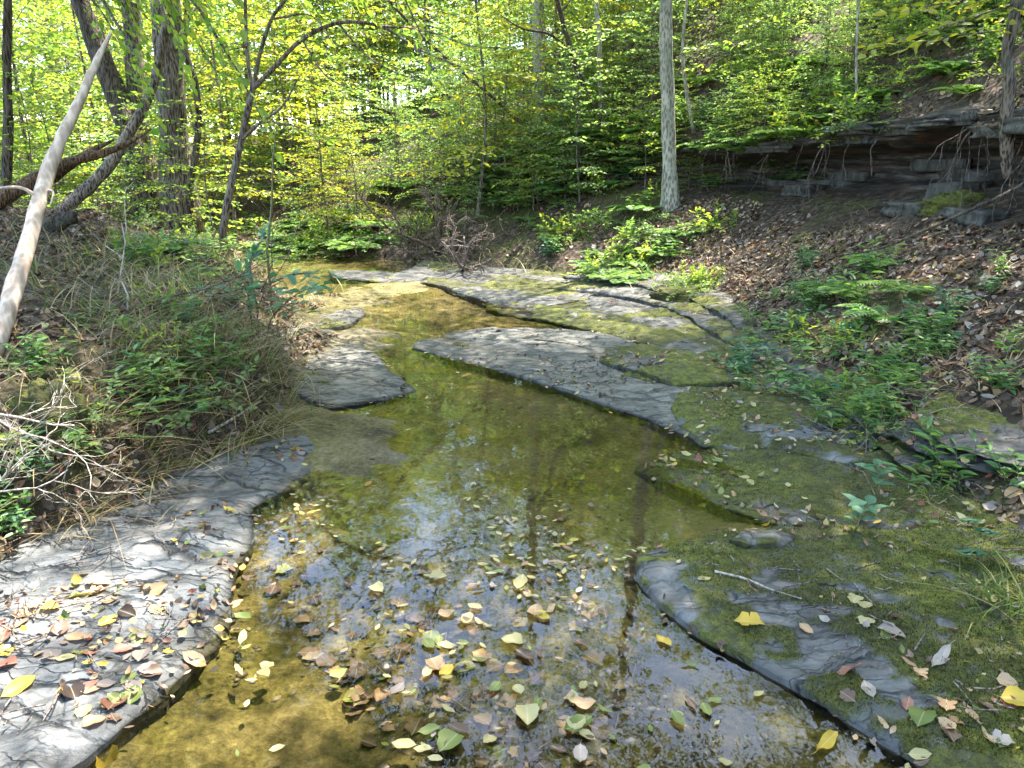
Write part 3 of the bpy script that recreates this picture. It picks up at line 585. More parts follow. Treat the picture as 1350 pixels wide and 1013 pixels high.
# tall trees beside and behind the camera: they shade the creek and show in its water
for (x, y, k_, s_) in [(-5.2, 3.0, 0, .8), (-6.5, 6.5, 1, .9), (4.6, 2.2, 1, .85), (6.8, 4.6, 0, .7), (-4.4, -2.5, 2, .8), (4.2, -3.0, 0, .85), (6.5, 8.2, 2, .7), (8, 4, 2, .75), (-7.5, 10.2, 2, .75), (3.2, .2, 0, .9), (9.5, 10.5, 0, .8), (10.5, 7, 0, .8), (5.2, 11.2, 1, .75), (8.4, 8.4, 1, .7), (-3.6, .4, 1, .95), (7.2, 1.2, 2, .7), (7.6, 6.4, 1, .8), (-3.2, -5, 0, .9), (-8, 3, 2, .9), (2.5, -6, 2, .9)]:
    h = on_land(x, y); place_tree(BIG[k_], x, y, h[0].z - .1, 'tall_tree', 'tall tree whose crown reaches over the creek', 'tree', 'tall trees reaching over the creek', x * 7 + y, s_)
for (x, y, k_, s_, rx, ry) in [(4.7, 5.3, 0, .7, -.45, -.5), (7.6, 10.3, 1, .62, 0, -.66), (-7.8, 9.6, 0, .75, 0, .7), (5.6, 6.0, 1, .8, -.3, -.42), (4.5, 3.5, 1, .6, -.2, -.40), (-3.4, 1.6, 2, .7, -.1, .2), (4.9, 4.9, 1, .6, -.3, -.78), (-6.0, 4.7, 0, .56, -.3, .86), (-6.4, 7.3, 2, .5, -.05, .80), (6.0, 7.6, 0, .5, .05, -.85)]:  # leaning trees added out of view to screen sun and sky from the water
    h = on_land(x, y); e = place_tree(OVER[k_ % 2], x, y, h[0].z - .1, 'leaning_tree', 'added unseen tree leaning out with its crown over the creek', 'tree', 'added unseen trees leaning out over the creek', x * 5 + y, s_); e.rotation_euler = (rx, ry, 0)
def px_trees(n, poly, kinds, name, label, group, sc, cat='bush'):
    L = np.array(poly, float); k_ = 0; tr = 0
    while k_ < n and tr < n * 30:
        tr += 1; q = rs.uniform(L.min(0), L.max(0))
        if not inpoly(q[None], L)[0]: continue
        h = hit_px(*q)
        if h is None or h[0].y > 40 or h[1].z < .2: continue
        k_ += 1; place_tree(SAP[kinds[rs.randint(len(kinds))]], h[0].x, h[0].y, h[0].z - .05, name, label, cat, group, rs.uniform(0, 6.28), rs.uniform(*sc))
px_trees(60, [(430, 230), (560, 130), (700, 60), (870, 40), (900, 200), (860, 270), (700, 280), (560, 310), (430, 290)], (2, 4, 5, 4), 'leafy_bush', 'pale green layered bush on the slope in the middle of the woods', 'bushes on the slope in the middle of the woods', (.35, .75))
px_trees(46, [(890, 20), (1000, -10), (1345, -30), (1345, 40), (1180, 110), (1000, 190), (895, 180)], (2, 4, 5), 'leafy_bush', 'pale green layered bush on the slope above the rock overhang', 'bushes above the rock overhang', (.22, .45))
px_trees(20, [(870, 190), (960, 170), (1080, 200), (1050, 240), (900, 250)], (4, 5), 'leafy_bush', 'small leafy bush hanging in front of the rock overhang', 'bushes in front of the rock overhang', (.2, .42))
# ------------------------------------------------------------------ trees, logs and vines traced one by one
KY = 1.0
def path_y(pts, m=6): return spline(np.array([at_y(p[0], p[1], p[2] * KY) for p in pts]), m)
def limb_mesh(path, r, n=10, seed=0, rough=.18):
    mb = MB(); add_tube(mb, path, np.interp(np.linspace(0, 1, len(path)), np.linspace(0, 1, len(r)), r), n, seed, rough); return mb.out()
def hero_tree(name, label, cat, mat, pts, r, limbs=(), crown=None, group=None, n=12, rough=.18):
    global KY
    KY = 1.0; h = hit_px(pts[0][0], pts[0][1])
    if (name in ('arching_sapling', 'thin_sapling') or (name == 'leaning_tree' and pts[0][0] > 600)) and h is not None and .6 < h[0].y / pts[0][2] < 1.7: KY = h[0].y / pts[0][2]; r = [q * KY for q in r]; limbs = [(p_, [q * KY for q in r_]) for p_, r_ in limbs]
    P = path_y(pts, 8); b = P[0].copy(); h = drop(b[0], b[1])
    if h is not None and h[0].z < b[2] - .02 : P = np.concatenate([[np.array([b[0], b[1], h[0].z - .15])], P]); r = [r[0] * 1.08] + list(r)
    b = P[0]; e = link(name, None, None, b); tag(e, label, cat, group)
    V, F = limb_mesh(P - b, r, n, len(label), rough); o = link('trunk', mesh_data('trunk', V, F, M[mat], True), e)
    for (lp, lr) in limbs:
        Q = path_y(lp, 8); V, F = limb_mesh(Q - b, lr, 8, 3, .12); link('limb', mesh_data('limb', V, F, M[mat], True), e)
    if crown:
        km, off_, s_ = crown; c = link('crown', BIG[km][1], e, (P[-1] - b) + np.array(off_), 1.3 * km, s_)
    return e, P, b
hero_tree('leaning_tree', 'dark furrowed trunk leaning left behind the bleached log', 'tree', 'bark_dark', [(192, 268, 10.6), (180, 215, 10.6), (160, 145, 10.7), (125, 50, 10.8), (100, -20, 10.9), (40, -260, 11.2), (-10, -600, 11.5)], [0.176, 0.136, 0.128, 0.12, 0.112, 0.096, 0.064], (), (0, (0, 0, -6.5), .75))
hero_tree('straight_tree', 'mossy upright trunk with a bright right edge between two thicker trunks', 'tree', 'bark', [(192, 262, 10.9), (188, 200, 10.9), (179, 120, 10.9), (172, 0, 11), (165, -200, 11.1), (170, -600, 11.2)], [0.176, 0.12, 0.112, 0.108, 0.096, 0.064], (), (1, (0, 0, -5.5), .8))
hero_tree('straight_tree', 'thickest straight grey trunk standing right of the mossy trunk', 'tree', 'bark', [(236, 268, 10.4), (232, 215, 10.4), (226, 130, 10.4), (218, 0, 10.5), (212, -200, 10.6), (220, -650, 10.8)], [0.23, 0.1748, 0.1702, 0.1748, 0.1564, 0.092], (), (2, (0, 0, -7), .75))
hero_tree('bent_tree', 'pale bent trunk curving up across the thickest trunk', 'tree', 'bark', [(48, 305, 8.6), (100, 262, 8.8), (140, 222, 9.0), (172, 172, 9.2), (200, 118, 9.3), (214, 60, 9.4), (222, 0, 9.4), (236, -150, 9.4)], [0.07286, 0.06624, 0.06624, 0.0563, 0.04968, 0.04637, 0.04306, 0.0265])
hero_tree('climbing_vine', 'thin dark twisting vine right of the thickest trunk', 'vine', 'bark_dark', [(248, 250, 10.0), (258, 205, 10.0), (262, 150, 10.0), (256, 105, 10.0), (243, 60, 10.0), (247, 0, 10.1), (240, -150, 10.3), (225, -380, 10.6)], [0.0414, 0.03864, 0.0368, 0.0368, 0.0368, 0.03496, 0.0276, 0.0184])
hero_tree('thin_tree', 'thin dark trunk at the far left edge of the woods', 'tree', 'bark_dark', [(8, 262, 9.6), (11, 160, 9.6), (9, 80, 9.6), (10, -30, 9.7), (6, -400, 9.9)], [0.056, 0.0496, 0.048, 0.044, 0.024], (), (1, (0, 0, -5), .6))
e, P, b = hero_tree('forked_tree', 'slim forked tree on the left bank with one long limb arching right', 'tree', 'bark', [(293, 305, 8.4), (303, 250, 8.4), (318, 185, 8.4), (334, 112, 8.4)], [0.04125, 0.0341, 0.0319, 0.03025],
    [([(333, 116, 8.4), (327, 80, 8.4), (324, 30, 8.5), (322, -60, 8.6), (310, -200, 8.7)], [.024, .02, .018, .014, .008]), ([(335, 112, 8.4), (343, 70, 8.3), (358, 25, 8.3), (382, -8, 8.2), (420, -70, 8.1)], [.024, .02, .018, .016, .008]),
     ([(335, 115, 8.4), (362, 88, 8.2), (398, 52, 8.0), (446, 30, 7.8), (500, 34, 7.6), (545, 62, 7.4), (575, 95, 7.3)], [.026, .022, .02, .018, .015, .010, .005]), ([(318, 185, 8.4), (345, 160, 8.2), (372, 140, 8.1), (395, 100, 8.0)], [.018, .015, .012, .006])])
def sprays(parent, b, paths, mat, seed, leaf=.085, tw=.4, every=.13, r=.012, bark='bark', nm='crown', t0=.1):
    rs_ = np.random.RandomState(seed); bag = LeafBag()
    for p in paths:
        wood = MB(); branch_spray(wood, bag, path_y(p, 4) - b, r, rs_, tw, leaf, every, t0)
        V, F = wood.out(); link('branch', mesh_data('branch', V, F, M[bark], True), parent)
    link(nm, bag.mesh('leaves', M[mat]), parent)
sprays(e, b, [[(446, 30, 7.8), (480, 70, 7.6), (520, 95, 7.3), (560, 105, 7.0)], [(500, 34, 7.6), (560, 40, 7.3), (620, 60, 7.0), (680, 62, 6.8)], [(398, 52, 8.0), (430, 100, 7.8), (470, 120, 7.6)], [(545, 62, 7.4), (600, 85, 7.2), (640, 100, 7.1)], [(382, -8, 8.2), (450, -10, 8), (530, 5, 7.6), (600, 20, 7.3)], [(322, -60, 8.6), (280, -20, 8.3), (250, 25, 8.1)], [(326, 60, 8.4), (290, 70, 8.2), (262, 95, 8.0)], [(358, 25, 8.3), (410, 20, 8.0), (440, 60, 7.6)], [(345, 160, 8.2), (385, 165, 8.0), (420, 180, 7.9)], [(420, -70, 8.1), (500, -60, 7.6), (580, -40, 7.2)]], 'crown', 77)
e, P, b = hero_tree('leaning_tree', 'slim bare leaning trunk on the slope in the middle of the woods', 'tree', 'bark_dark', [(797, 185, 11.5), (782, 140, 11.4), (762, 95, 11.3), (748, 50, 11.2), (735, 0, 11.1), (715, -90, 11), (690, -250, 10.8)], [0.044, 0.04, 0.0384, 0.0352, 0.032, 0.024, 0.016], [([(755, 72, 11.2), (725, 45, 11.0), (690, 38, 10.8), (660, 20, 10.6)], [.022, .018, .012, .006])])
sprays(e, b, [[(735, 0, 11.1), (690, -10, 10.8), (640, 10, 10.4)], [(748, 50, 11.2), (790, 30, 11.0), (830, 30, 10.7)], [(725, 45, 11), (690, 75, 10.7), (650, 85, 10.4)], [(740, 15, 11.1), (770, -15, 10.8), (820, -25, 10.5)]], 'crown', 78, .09, .5)
hero_tree('straight_tree', 'lone straight grey trunk on the right slope with a pale base', 'tree', 'bark_pale', [(885, 292, 11.2), (883, 220, 11.2), (880, 120, 11.3), (878, 30, 11.3), (880, -150, 11.4), (872, -500, 11.6)], [0.174, 0.096, 0.092, 0.088, 0.08, 0.048], (), (1, (0, 0, -5.2), .75), rough=.1)
hero_tree('straight_tree', 'pale stout trunk half hidden by leaves left of the leaning trunk', 'tree', 'bark_pale', [(712, 180, 14.5), (713, 120, 14.5), (711, 50, 14.6), (708, -100, 14.8), (712, -400, 15)], [0.136, 0.12, 0.112, 0.096, 0.056], (), (2, (0, 0, -7), .6))
e, P, b = hero_tree('curved_tree', 'crooked brown trunk at the right edge growing from the rock overhang', 'tree', 'bark', [(1332, 232, 6.1), (1326, 170, 6.05), (1331, 110, 6.0), (1328, 70, 6.0), (1337, 20, 6.0), (1345, -60, 6.0), (1335, -300, 6.1)], [0.05225, 0.04275, 0.0399, 0.038, 0.0399, 0.0361, 0.019])
sprays(e, b, [[(1335, 5, 6.0), (1290, 20, 5.7), (1230, 40, 5.4), (1160, 60, 5.1)], [(1340, -20, 6.0), (1270, 0, 5.7), (1200, 10, 5.4)], [(1330, 40, 6.0), (1270, 45, 5.8), (1215, 55, 5.6)], [(1345, -60, 6), (1370, -20, 5.6), (1400, 10, 5.3)]], 'crown_yellow', 79, .085, .26, .1, .007)
# slim pale arching stem over the rock overhang
e, P, b = hero_tree('arching_sapling', 'thin pale sapling arching up to the right over the rock overhang', 'tree', 'bark_pale', [(1038, 232, 7.6), (1060, 190, 7.5), (1095, 135, 7.3), (1140, 85, 7.1), (1190, 45, 6.9)], [0.0088, 0.0077, 0.0066, 0.00495, 0.00275])
sprays(e, b, [[(1060, 190, 7.5), (1080, 200, 7.3), (1100, 205, 7.2)], [(1040, 228, 7.6), (1020, 205, 7.4), (1000, 190, 7.3)], [(1140, 85, 7.1), (1120, 100, 6.9), (1100, 105, 6.8)]], 'herb', 80, .07, .2, .09, .004)
e, P, b = hero_tree('arching_sapling', 'thin grey sapling bending left along the mossy upper hillside', 'tree', 'bark_pale', [(1010, 130, 8.6), (1040, 85, 8.5), (1075, 45, 8.3), (1120, 26, 8.1), (1180, 24, 7.9)], [0.0099, 0.0088, 0.00715, 0.0055, 0.00275])
sprays(e, b, [[(1040, 85, 8.5), (1000, 60, 8.3), (960, 55, 8.2), (920, 60, 8)], [(1075, 45, 8.3), (1030, 20, 8.1), (990, 30, 7.9)], [(1010, 130, 8.6), (970, 100, 8.4), (930, 85, 8.2)], [(1120, 26, 8.1), (1090, 60, 7.9), (1060, 80, 7.8)]], 'crown', 81, .08, .34, .11, .006)
for i_, (lb, pts, r) in enumerate([
  ('thin bare stem leaning left through the centre of the woods', [(735, 205, 12), (690, 165, 11.9), (640, 120, 11.8), (580, 70, 11.6), (512, 0, 11.4), (450, -80, 11.2)], [.026, .024, .022, .02, .016, .01]),
  ('slim pale stem on the hillside left of the lone straight trunk', [(797, 190, 13.5), (792, 130, 13.5), (790, 60, 13.5), (785, -40, 13.6), (790, -200, 13.7)], [.05, .045, .04, .03, .02]),
  ('thin pale stem high on the slope right of the lone straight trunk', [(915, 175, 12.8), (905, 120, 12.8), (900, 60, 12.8), (908, -20, 12.8)], [.035, .03, .026, .02]),
  ('slender upright stem standing in front of the upper hillside', [(1130, 150, 8.2), (1129, 80, 8.2), (1131, 0, 8.2), (1128, -90, 8.3)], [.016, .014, .013, .01]),
  ('thin upright stem rising from the shrub on the left bank', [(352, 330, 7.0), (358, 270, 7.0), (360, 210, 7.0), (365, 165, 7.0)], [.011, .009, .008, .004])]):
    hero_tree('thin_sapling', lb, 'tree', ('bark_dark', 'bark_pale', 'bark_pale', 'bark_pale', 'stem')[i_], pts, r, n=8)
KY = 1.0
# dead wood
def log(name, label, mat, pts, r, cat='log', n=14, rough=.2, group=None, stubs=()):
    P = path_y(pts, 10); mb = MB(); add_tube(mb, P, np.interp(np.linspace(0, 1, len(P)), np.linspace(0, 1, len(r)), r), n, len(label), rough)
    V, F = mb.out(); b = P[0]; o = link(name, mesh_data(name, V - b, F, M[mat], True), None, b); tag(o, label, cat, group)
    for (a_, b_, r_) in stubs:
        A, B = at_y(*a_), at_y(*b_); C = (A + B) / 2 + np.array([.03, 0, .03]); mb = MB(); add_tube(mb, spline([A, C, B], 4) - b, np.linspace(r_, r_ * .4, 9), 7, 2, .1); V, F = mb.out(); link('branch_stub', mesh_data('stub', V, F, M[mat], True), o)
    return o
log('dead_log', 'bleached bare log leaning up from the left edge', 'log', [(-25, 500, 3.55), (0, 440, 3.65), (22, 370, 3.85), (45, 290, 4.1), (60, 235, 4.3), (82, 180, 4.45), (106, 130, 4.6), (128, 80, 4.75), (146, 44, 4.85)], [.045, .039, .042, .036, .039, .031, .026, .020, .008], stubs=[((52, 262, 4.2), (-10, 248, 4.1), .012), ((62, 250, 4.25), (66, 272, 4.15), .008)])
log('broken_log', 'reddish split log lying behind the bleached log', 'redlog', [(-40, 285, 6.3), (30, 245, 6.6), (80, 218, 6.9), (130, 203, 7.1), (165, 190, 7.3), (200, 170, 7.4)], [.065, .056, .046, .034, .022, .006], 'log', 16, .3)
log('broken_log', 'upper splintered strip of reddish wood above the split log', 'redlog', [(60, 240, 7.0), (110, 205, 7.2), (150, 184, 7.4)], [.05, .035, .008], 'log', 10, .4)
log('fallen_log', 'dark mossy rotting log end behind the bleached log base', 'bark_dark', [(30, 318, 7.3), (60, 300, 7.2), (95, 285, 7.1)], [.075, .08, .065], 'log', 14, .35)
log('fallen_branch', 'long dark branch lying up the right slope', 'bark_dark', [(1090, 338, 6.2), (1150, 330, 6.0), (1200, 312, 5.85), (1260, 285, 5.7), (1320, 258, 5.6), (1380, 225, 5.5)], [.004, .007, .01, .011, .012, .014], 'branch', 8)
# ------------------------------------------------------------------ dead twigs, roots
def twiggy(name, label, cat, mat, seed, root, dirs, L, r, depth, spread=.7, group=None, grav=0.0, nseg=5, wob=.16, kids=3):
    rs_ = np.random.RandomState(seed); mb = MB(); root = np.array(root, float)
    def grow(A, d, L, r, k_):
        P = [A]; dd = unit(np.array(d, float))
        for i in range(nseg):
            dd = unit(dd + rs_.normal(0, wob, 3) + np.array([0, 0, grav])); P.append(P[-1] + dd * L / nseg)
        P = np.array(P); add_tube(mb, P, np.linspace(r, r * .45, nseg + 1), 6 if r > .006 else 4, seed, .1)
        if k_ > 0:
            for j in range(kids):
                i = rs_.randint(1, nseg + 1); nd = unit(unit(P[min(i + 1, nseg)] - P[i - 1]) + rs_.normal(0, spread, 3)); grow(P[i], nd, L * rs_.uniform(.45, .8), r * .55, k_ - 1)
    for d in dirs: grow(root.copy(), d, L, r, depth)
    V, F = mb.out(); o = link(name, mesh_data(name, V - root, F, M[mat], True), None, root); return tag(o, label, cat, group)
def seat(px, py, dz=0.0):
    h = hit_px(px, py); return np.array(h[0]) + np.array([0, 0, dz])
p = seat(8, 600, .05); twiggy('dead_branch', 'bleached branching dead twig hanging over the lower left bank', 'branch', 'dry', 3, at_y(-30, 545, 2.5), [(1, .05, -.10), (1, .15, -.32)], .34, .005, 3, .65, kids=3, wob=.2)
twiggy('dead_branch', 'pale tangle of dry twigs at the left edge below the moss cushion', 'branch', 'dry', 5, at_y(-20, 650, 2.35), [(1, .2, .25), (1, 0, -.1), (.8, .3, .5)], .28, .004, 3, .8, kids=3, wob=.2)
twiggy('dead_branch', 'thin pale dry stem standing below the forked tree', 'branch', 'dry', 8, seat(168, 412), [(-.05, .0, 1)], .55, .007, 1, .5, wob=.22)
twiggy('dead_branch', 'wiry grey twigs lying on the left bank top', 'branch', 'twig', 9, seat(215, 392), [(1, .1, .25), (.9, -.4, .15)], .8, .007, 2, .6)
for i_, (px, py, lb) in enumerate([(575, 318, 'largest grey tangle of dead roots on the far bank'), (548, 330, 'left low tangle of dead branches on the far bank'), (610, 345, 'pale root tangle reaching down to the far pool')]):
    P = seat(px, py + 12); twiggy('root_tangle', lb, 'roots', ('twig', 'twig', 'root')[i_], 20 + i_, P, [(.3, -.2, 1), (-.6, -.2, .8), (.7, -.5, .25), (-.2, -.7, .35), (.1, .2, 1.0)], (.85, .7, .5)[i_], (.035, .022, .022)[i_], 3, .75, 'dead root tangles on the far bank', kids=3)
twiggy('root_tangle', 'dark mass of bare roots under the shrub on the left bank edge', 'roots', 'root', 61, seat(345, 450, .0), [(.5, -.5, -.3), (.1, -.9, -.4), (.8, -.2, -.5), (-.3, -.7, -.4), (.3, -.6, .1), (.6, -.6, -.1)], .3, .007, 3, .6, None, -.14, 6, .22, 3)
twiggy('dead_branch', 'arching dry brown twigs on the bank above the bare roots', 'branch', 'twig', 63, seat(270, 390), [(1, -.2, .5), (.8, .3, .4), (.6, -.6, .6), (1, 0, .15)], .55, .005, 2, .5, None, -.12, 6, .12, 2)
# roots hanging from the lip of the rock overhang
lip = [i for i in range(len(sA)) if 4.2 < ty[i] < 10.2 and tx[i] > 0]
hp = Vh.reshape(len(sA), nw, 3); wl = int(np.argmin(np.abs(wt - 15.2)))
rs = np.random.RandomState(31)
for i in range(36):
    s_ = lip[rs.randint(len(lip))]; P = hp[s_, wl + rs.randint(-4, 4)]; L = rs.uniform(.25, .62)
    twiggy('hanging_root', ('fine' if L < .42 else 'long') + ' pale root hanging from the lip of the rock overhang', 'root', 'root', 100 + i, P, [(-.25 + rs.normal(0, .2), rs.normal(0, .25), -.6)], L, rs.uniform(.003, .009), 2 if i % 2 else 1, .33, 'fine roots hanging from the overhang' if L < .42 else 'long roots hanging from the overhang', -.34, 6, .2, 2)
# broken blocks along the overhang
def rock_block(label, P, ax, size, seed, mat='strata'):
    n = 7; g_ = np.linspace(-1, 1, n); F = []; V = []; idx = {}
    def vid(p):
        k_ = tuple(np.round(p, 4))
        if k_ not in idx: idx[k_] = len(V); V.append(p)
        return idx[k_]
    for a_ in range(3):
        for s_ in (-1, 1):
            for i in range(n - 1):
                for j in range(n - 1):
                    q = []
                    for (u_, v_) in ((i, j), (i + 1, j), (i + 1, j + 1), (i, j + 1)):
                        p = np.zeros(3); p[a_] = s_; p[(a_ + 1) % 3] = g_[u_]; p[(a_ + 2) % 3] = g_[v_]; q.append(vid(p))
                    F.append(q if s_ > 0 else q[::-1])
    V = np.array(V); rs_ = np.random.RandomState(seed); V = V * (1 + .16 * np.round(vnoise(V + seed, 1.1, seed) * 3)[:, None] / 3) + .10 * np.stack([vnoise(V * [1, 1, 4] + seed, 1.6, seed + k_) for k_ in (1, 2, 3)], -1); V[:, 0] += V[:, 1] * rs_.uniform(-.35, .35)
    V = V * np.array(size); c_, s_ = ax; V = np.stack([V[:, 0] * c_ - V[:, 1] * s_, V[:, 0] * s_ + V[:, 1] * c_, V[:, 2]], -1)
    o = link('rock_block', mesh_data('rock_block', V, np.array(F), M[mat]), None, P); o['kind'] = 'thing'; return tag(o, label, 'rock', 'broken rock blocks in the overhang')
rs = np.random.RandomState(301)
for i in range(44):
    s_ = lip[rs.randint(len(lip))]; up_ = i % 3 != 0; w_ = wl + rs.randint(-3, 6) if up_ else int(np.argmin(np.abs(wt - rs.uniform(8.8, 12.5)))); P = hp[s_, w_] + np.array([nxr[s_], nyr[s_], 0]) * (.10 if up_ else -.03); t_ = (nyr[s_], -nxr[s_])
    rock_block(('flat dark rock plate in the lip' if up_ else 'broken dark rock block on the floor') + ' of the rock overhang', P, t_, (rs.uniform(.12, .42), rs.uniform(.10, .2), rs.uniform(.022, .06) if up_ else rs.uniform(.04, .10)), 400 + i)
# ------------------------------------------------------------------ herbs
def stem_path(A, d, L, m=5, droop=.2): 
    t = np.linspace(0, 1, m)[:, None]; return A + np.asarray(d) * L * t + np.array([0, 0, -droop * L]) * t ** 2
def herb_kit(kind, seed, mat='herb'):
    rs_ = np.random.RandomState(seed); wood = MB(); bag = LeafBag(); tpl = OV
    if kind == 'herb':           # a few upright stems with paired pointed leaves
        tpl = LN
        for s_ in range(rs_.randint(4, 7)):
            d = unit(np.array([rs_.normal(0, .45), rs_.normal(0, .45), 1])); L = rs_.uniform(.16, .34); P = stem_path(np.array([rs_.normal(0, .05), rs_.normal(0, .05), -.02]), d, L); add_tube(wood, P, np.linspace(.0028, .0012, 5), 4)
            for j in range(5):
                f = .3 + .7 * j / 4; A = P[0] + (P[-1] - P[0]) * f; az = j * 1.57 + rs_.uniform(0, 1)
                for k_ in (0, math.pi):
                    dd = np.array([[math.cos(az + k_), math.sin(az + k_), rs_.uniform(-.1, .45)]]); l = np.array([rs_.uniform(.05, .085) * (1.15 - .3 * f)]); bag.add(A[None], dd, np.array([[0, 0, 1]]) + rs_.normal(0, .2, (1, 3)), l, l * rs_.uniform(.32, .45))
    elif kind == 'lance':        # long narrow blades in whorls up a stem
        tpl = LN
        for s_ in range(rs_.randint(5, 9)):
            d = unit(np.array([rs_.normal(0, .6), rs_.normal(0, .6), 1])); L = rs_.uniform(.12, .28); P = stem_path(np.array([rs_.normal(0, .06), rs_.normal(0, .06), -.02]), d, L); add_tube(wood, P, np.linspace(.002, .001, 5), 4)
            for j in range(7):
                f = .25 + .75 * j / 6; A = P[0] + (P[-1] - P[0]) * f; az = j * 2.4 + rs_.uniform(0, 1); dd = np.array([[math.cos(az), math.sin(az), rs_.uniform(.1, .6)]]); l = np.array([rs_.uniform(.06, .10)]); bag.add(A[None], dd, np.array([[0, 0, 1]]) + rs_.normal(0, .2, (1, 3)), l, l * .22)
    elif kind == 'bush':         # low mound of small leaves
        for s_ in range(26):
            d = unit(np.array([rs_.normal(0, .8), rs_.normal(0, .8), .8])); L = rs_.uniform(.12, .30); P = stem_path(np.array([rs_.normal(0, .1), rs_.normal(0, .1), -.02]), d, L, 5, .3); add_tube(wood, P, np.linspace(.002, .001, 5), 3, 0, 0, False)
            twig_leaves(bag, P[1], unit(P[-1] - P[1]), L * .9, .042, rs_, .35, .45, .55)
    elif kind == 'fern':
        for s_ in range(9):
            az = s_ * .7 + rs_.uniform(0, .4); L = rs_.uniform(.25, .42); d = unit(np.array([math.cos(az), math.sin(az), .75])); P = stem_path(np.array([0, 0, -.02.__float__()]), d, L, 7, .45); add_tube(wood, P, np.linspace(.002, .0008, 7), 3, 0, 0, False)
            for j in range(14):
                f = .15 + .85 * j / 13; q = f * 6; i = int(min(q, 5)); A = P[i] + (P[i + 1] - P[i]) * (q - i); t = unit(P[i + 1] - P[i]); sd = np.array([-math.sin(az), math.cos(az), 0]); l = np.array([.085 * math.sin(math.pi * (.12 + .85 * f)) ** .8 + .012])
                for k_ in (-1, 1): bag.add(A[None], (sd * k_ + t * .45)[None], np.cross(t, sd)[None] * 1.0, l, l * .3)
    elif kind == 'seedling':     # one stem, big oval leaves spread flat at the top
        L = rs_.uniform(.14, .26); P = stem_path(np.array([0, 0, -.02]), unit(np.array([rs_.normal(0, .2), rs_.normal(0, .2), 1])), L, 5, .05); add_tube(wood, P, np.linspace(.003, .0018, 5), 5)
        for j in range(9):
            f = .45 + .55 * j / 8; A = P[0] + (P[-1] - P[0]) * f; az = j * 2.4; dd = np.array([[math.cos(az), math.sin(az), rs_.uniform(-.1, .5)]]); l = np.array([rs_.uniform(.06, .105)]); bag.add(A[None], dd, np.array([[0, 0, 1]]) + rs_.normal(0, .15, (1, 3)), l, l * .5)
    V, F = wood.out(); return mesh_data('stems', V, F, M['stem'], True), bag.mesh('foliage', M[mat], tpl)
KH = {'herb': [herb_kit('herb', s) for s in (1, 2, 3)] + [herb_kit('herb', 4, 'herb_blue')], 'lance': [herb_kit('lance', s) for s in (5, 6)] + [herb_kit('lance', 7, 'herb_blue')], 'bush': [herb_kit('bush', 8, 'crown_dark'), herb_kit('bush', 9, 'crown')], 'fern': [herb_kit('fern', 10), herb_kit('fern', 11, 'crown_dark')], 'seedling': [herb_kit('seedling', 12, 'herb_blue'), herb_kit('seedling', 13), herb_kit('seedling', 14, 'crown')]}
rs = np.random.RandomState(41)
NAMES = {'herb': 'leafy_herb', 'lance': 'narrow_leaved_herb', 'bush': 'low_bush', 'fern': 'fern', 'seedling': 'tree_seedling'}
def plant(kind, px, py, label, group=None, sc=1.0, v=None):
    h = hit_px(px, py)
    if h is None or h[0].y > 30: return None
    kt = KH[kind][rs.randint(len(KH[kind])) if v is None else v]
    e = link(NAMES[kind], None, None, h[0], rs.uniform(0, 6.28), sc); tag(e, label, 'fern' if kind == 'fern' else 'plant', group)
    link('stems', kt[0], e); link('foliage', kt[1], e); return e
def patch(n, kinds, poly, label, group, sc=(.8, 1.2)):
    L = np.array(poly, float); c = 0
    while c < n:
        q = rs.uniform(L.min(0), L.max(0))
        if inpoly(q[None], L)[0]: plant(kinds[rs.randint(len(kinds))], q[0], q[1], label, group, rs.uniform(*sc)); c += 1
# right bank: the bright clumps of the photograph
patch(15, ['herb', 'herb', 'lance', 'seedling'], [(965, 415), (1010, 385), (1060, 400), (1075, 470), (1050, 540), (985, 520)], 'leafy green herb in the left half of the dense right bank clump', 'herbs in the left half of the right bank clump', (.7, 1.15))
patch(18, ['herb', 'lance', 'lance', 'bush'], [(1060, 440), (1130, 430), (1210, 480), (1220, 550), (1150, 585), (1070, 560)], 'narrow leaved green herb in the right half of the dense right bank clump', 'herbs in the right half of the right bank clump', (.7, 1.1))
patch(15, ['herb', 'fern', 'lance'], [(1020, 390), (1060, 350), (1160, 340), (1220, 380), (1160, 430), (1060, 425)], 'green herb on the slope above the dense right bank clump', 'herbs above the right bank clump', (.8, 1.3))
patch(14, ['lance', 'herb'], [(1180, 400), (1345, 330), (1345, 540), (1230, 520)], 'scattered green herb among brown leaves on the right bank', 'scattered herbs on the right bank', (.6, 1.0))
patch(12, ['bush', 'fern'], [(775, 345), (800, 332), (850, 350), (845, 372), (790, 375)], 'bright green bushy plant at the foot of the slope beyond the slabs', 'bright bushes at the foot of the slope', (.9, 1.4))
patch(7, ['bush'], [(880, 370), (930, 365), (940, 385), (890, 388)], 'small green bush right of the bright bush at the slope foot', 'small bushes at the slope foot')
patch(30, ['fern', 'bush', 'herb'], [(640, 260), (760, 240), (880, 250), (960, 290), (900, 340), (700, 340)], 'green fern or herb on the middle slope below the lone grey trunk', 'plants on the middle slope', (1.0, 1.8))
patch(60, ['fern', 'herb', 'bush', 'bush'], [(890, 100), (1050, 60), (1180, 120), (1150, 175), (1000, 210), (900, 190)], 'leafy plant on the mossy slope above the rock overhang', 'plants above the rock overhang', (1.0, 1.7))
patch(12, ['fern', 'herb'], [(895, 195), (1000, 190), (1080, 225), (1040, 262), (930, 250)], 'pale green plant in the mouth of the rock overhang', 'plants in the mouth of the overhang', (1.0, 1.6))
patch(15, ['herb', 'bush', 'lance', 'herb'], [(150, 460), (220, 400), (330, 390), (370, 440), (345, 520), (250, 560), (170, 540)], 'green herb hanging over the edge of the left bank', 'herbs on the edge of the left bank', (.7, 1.2))
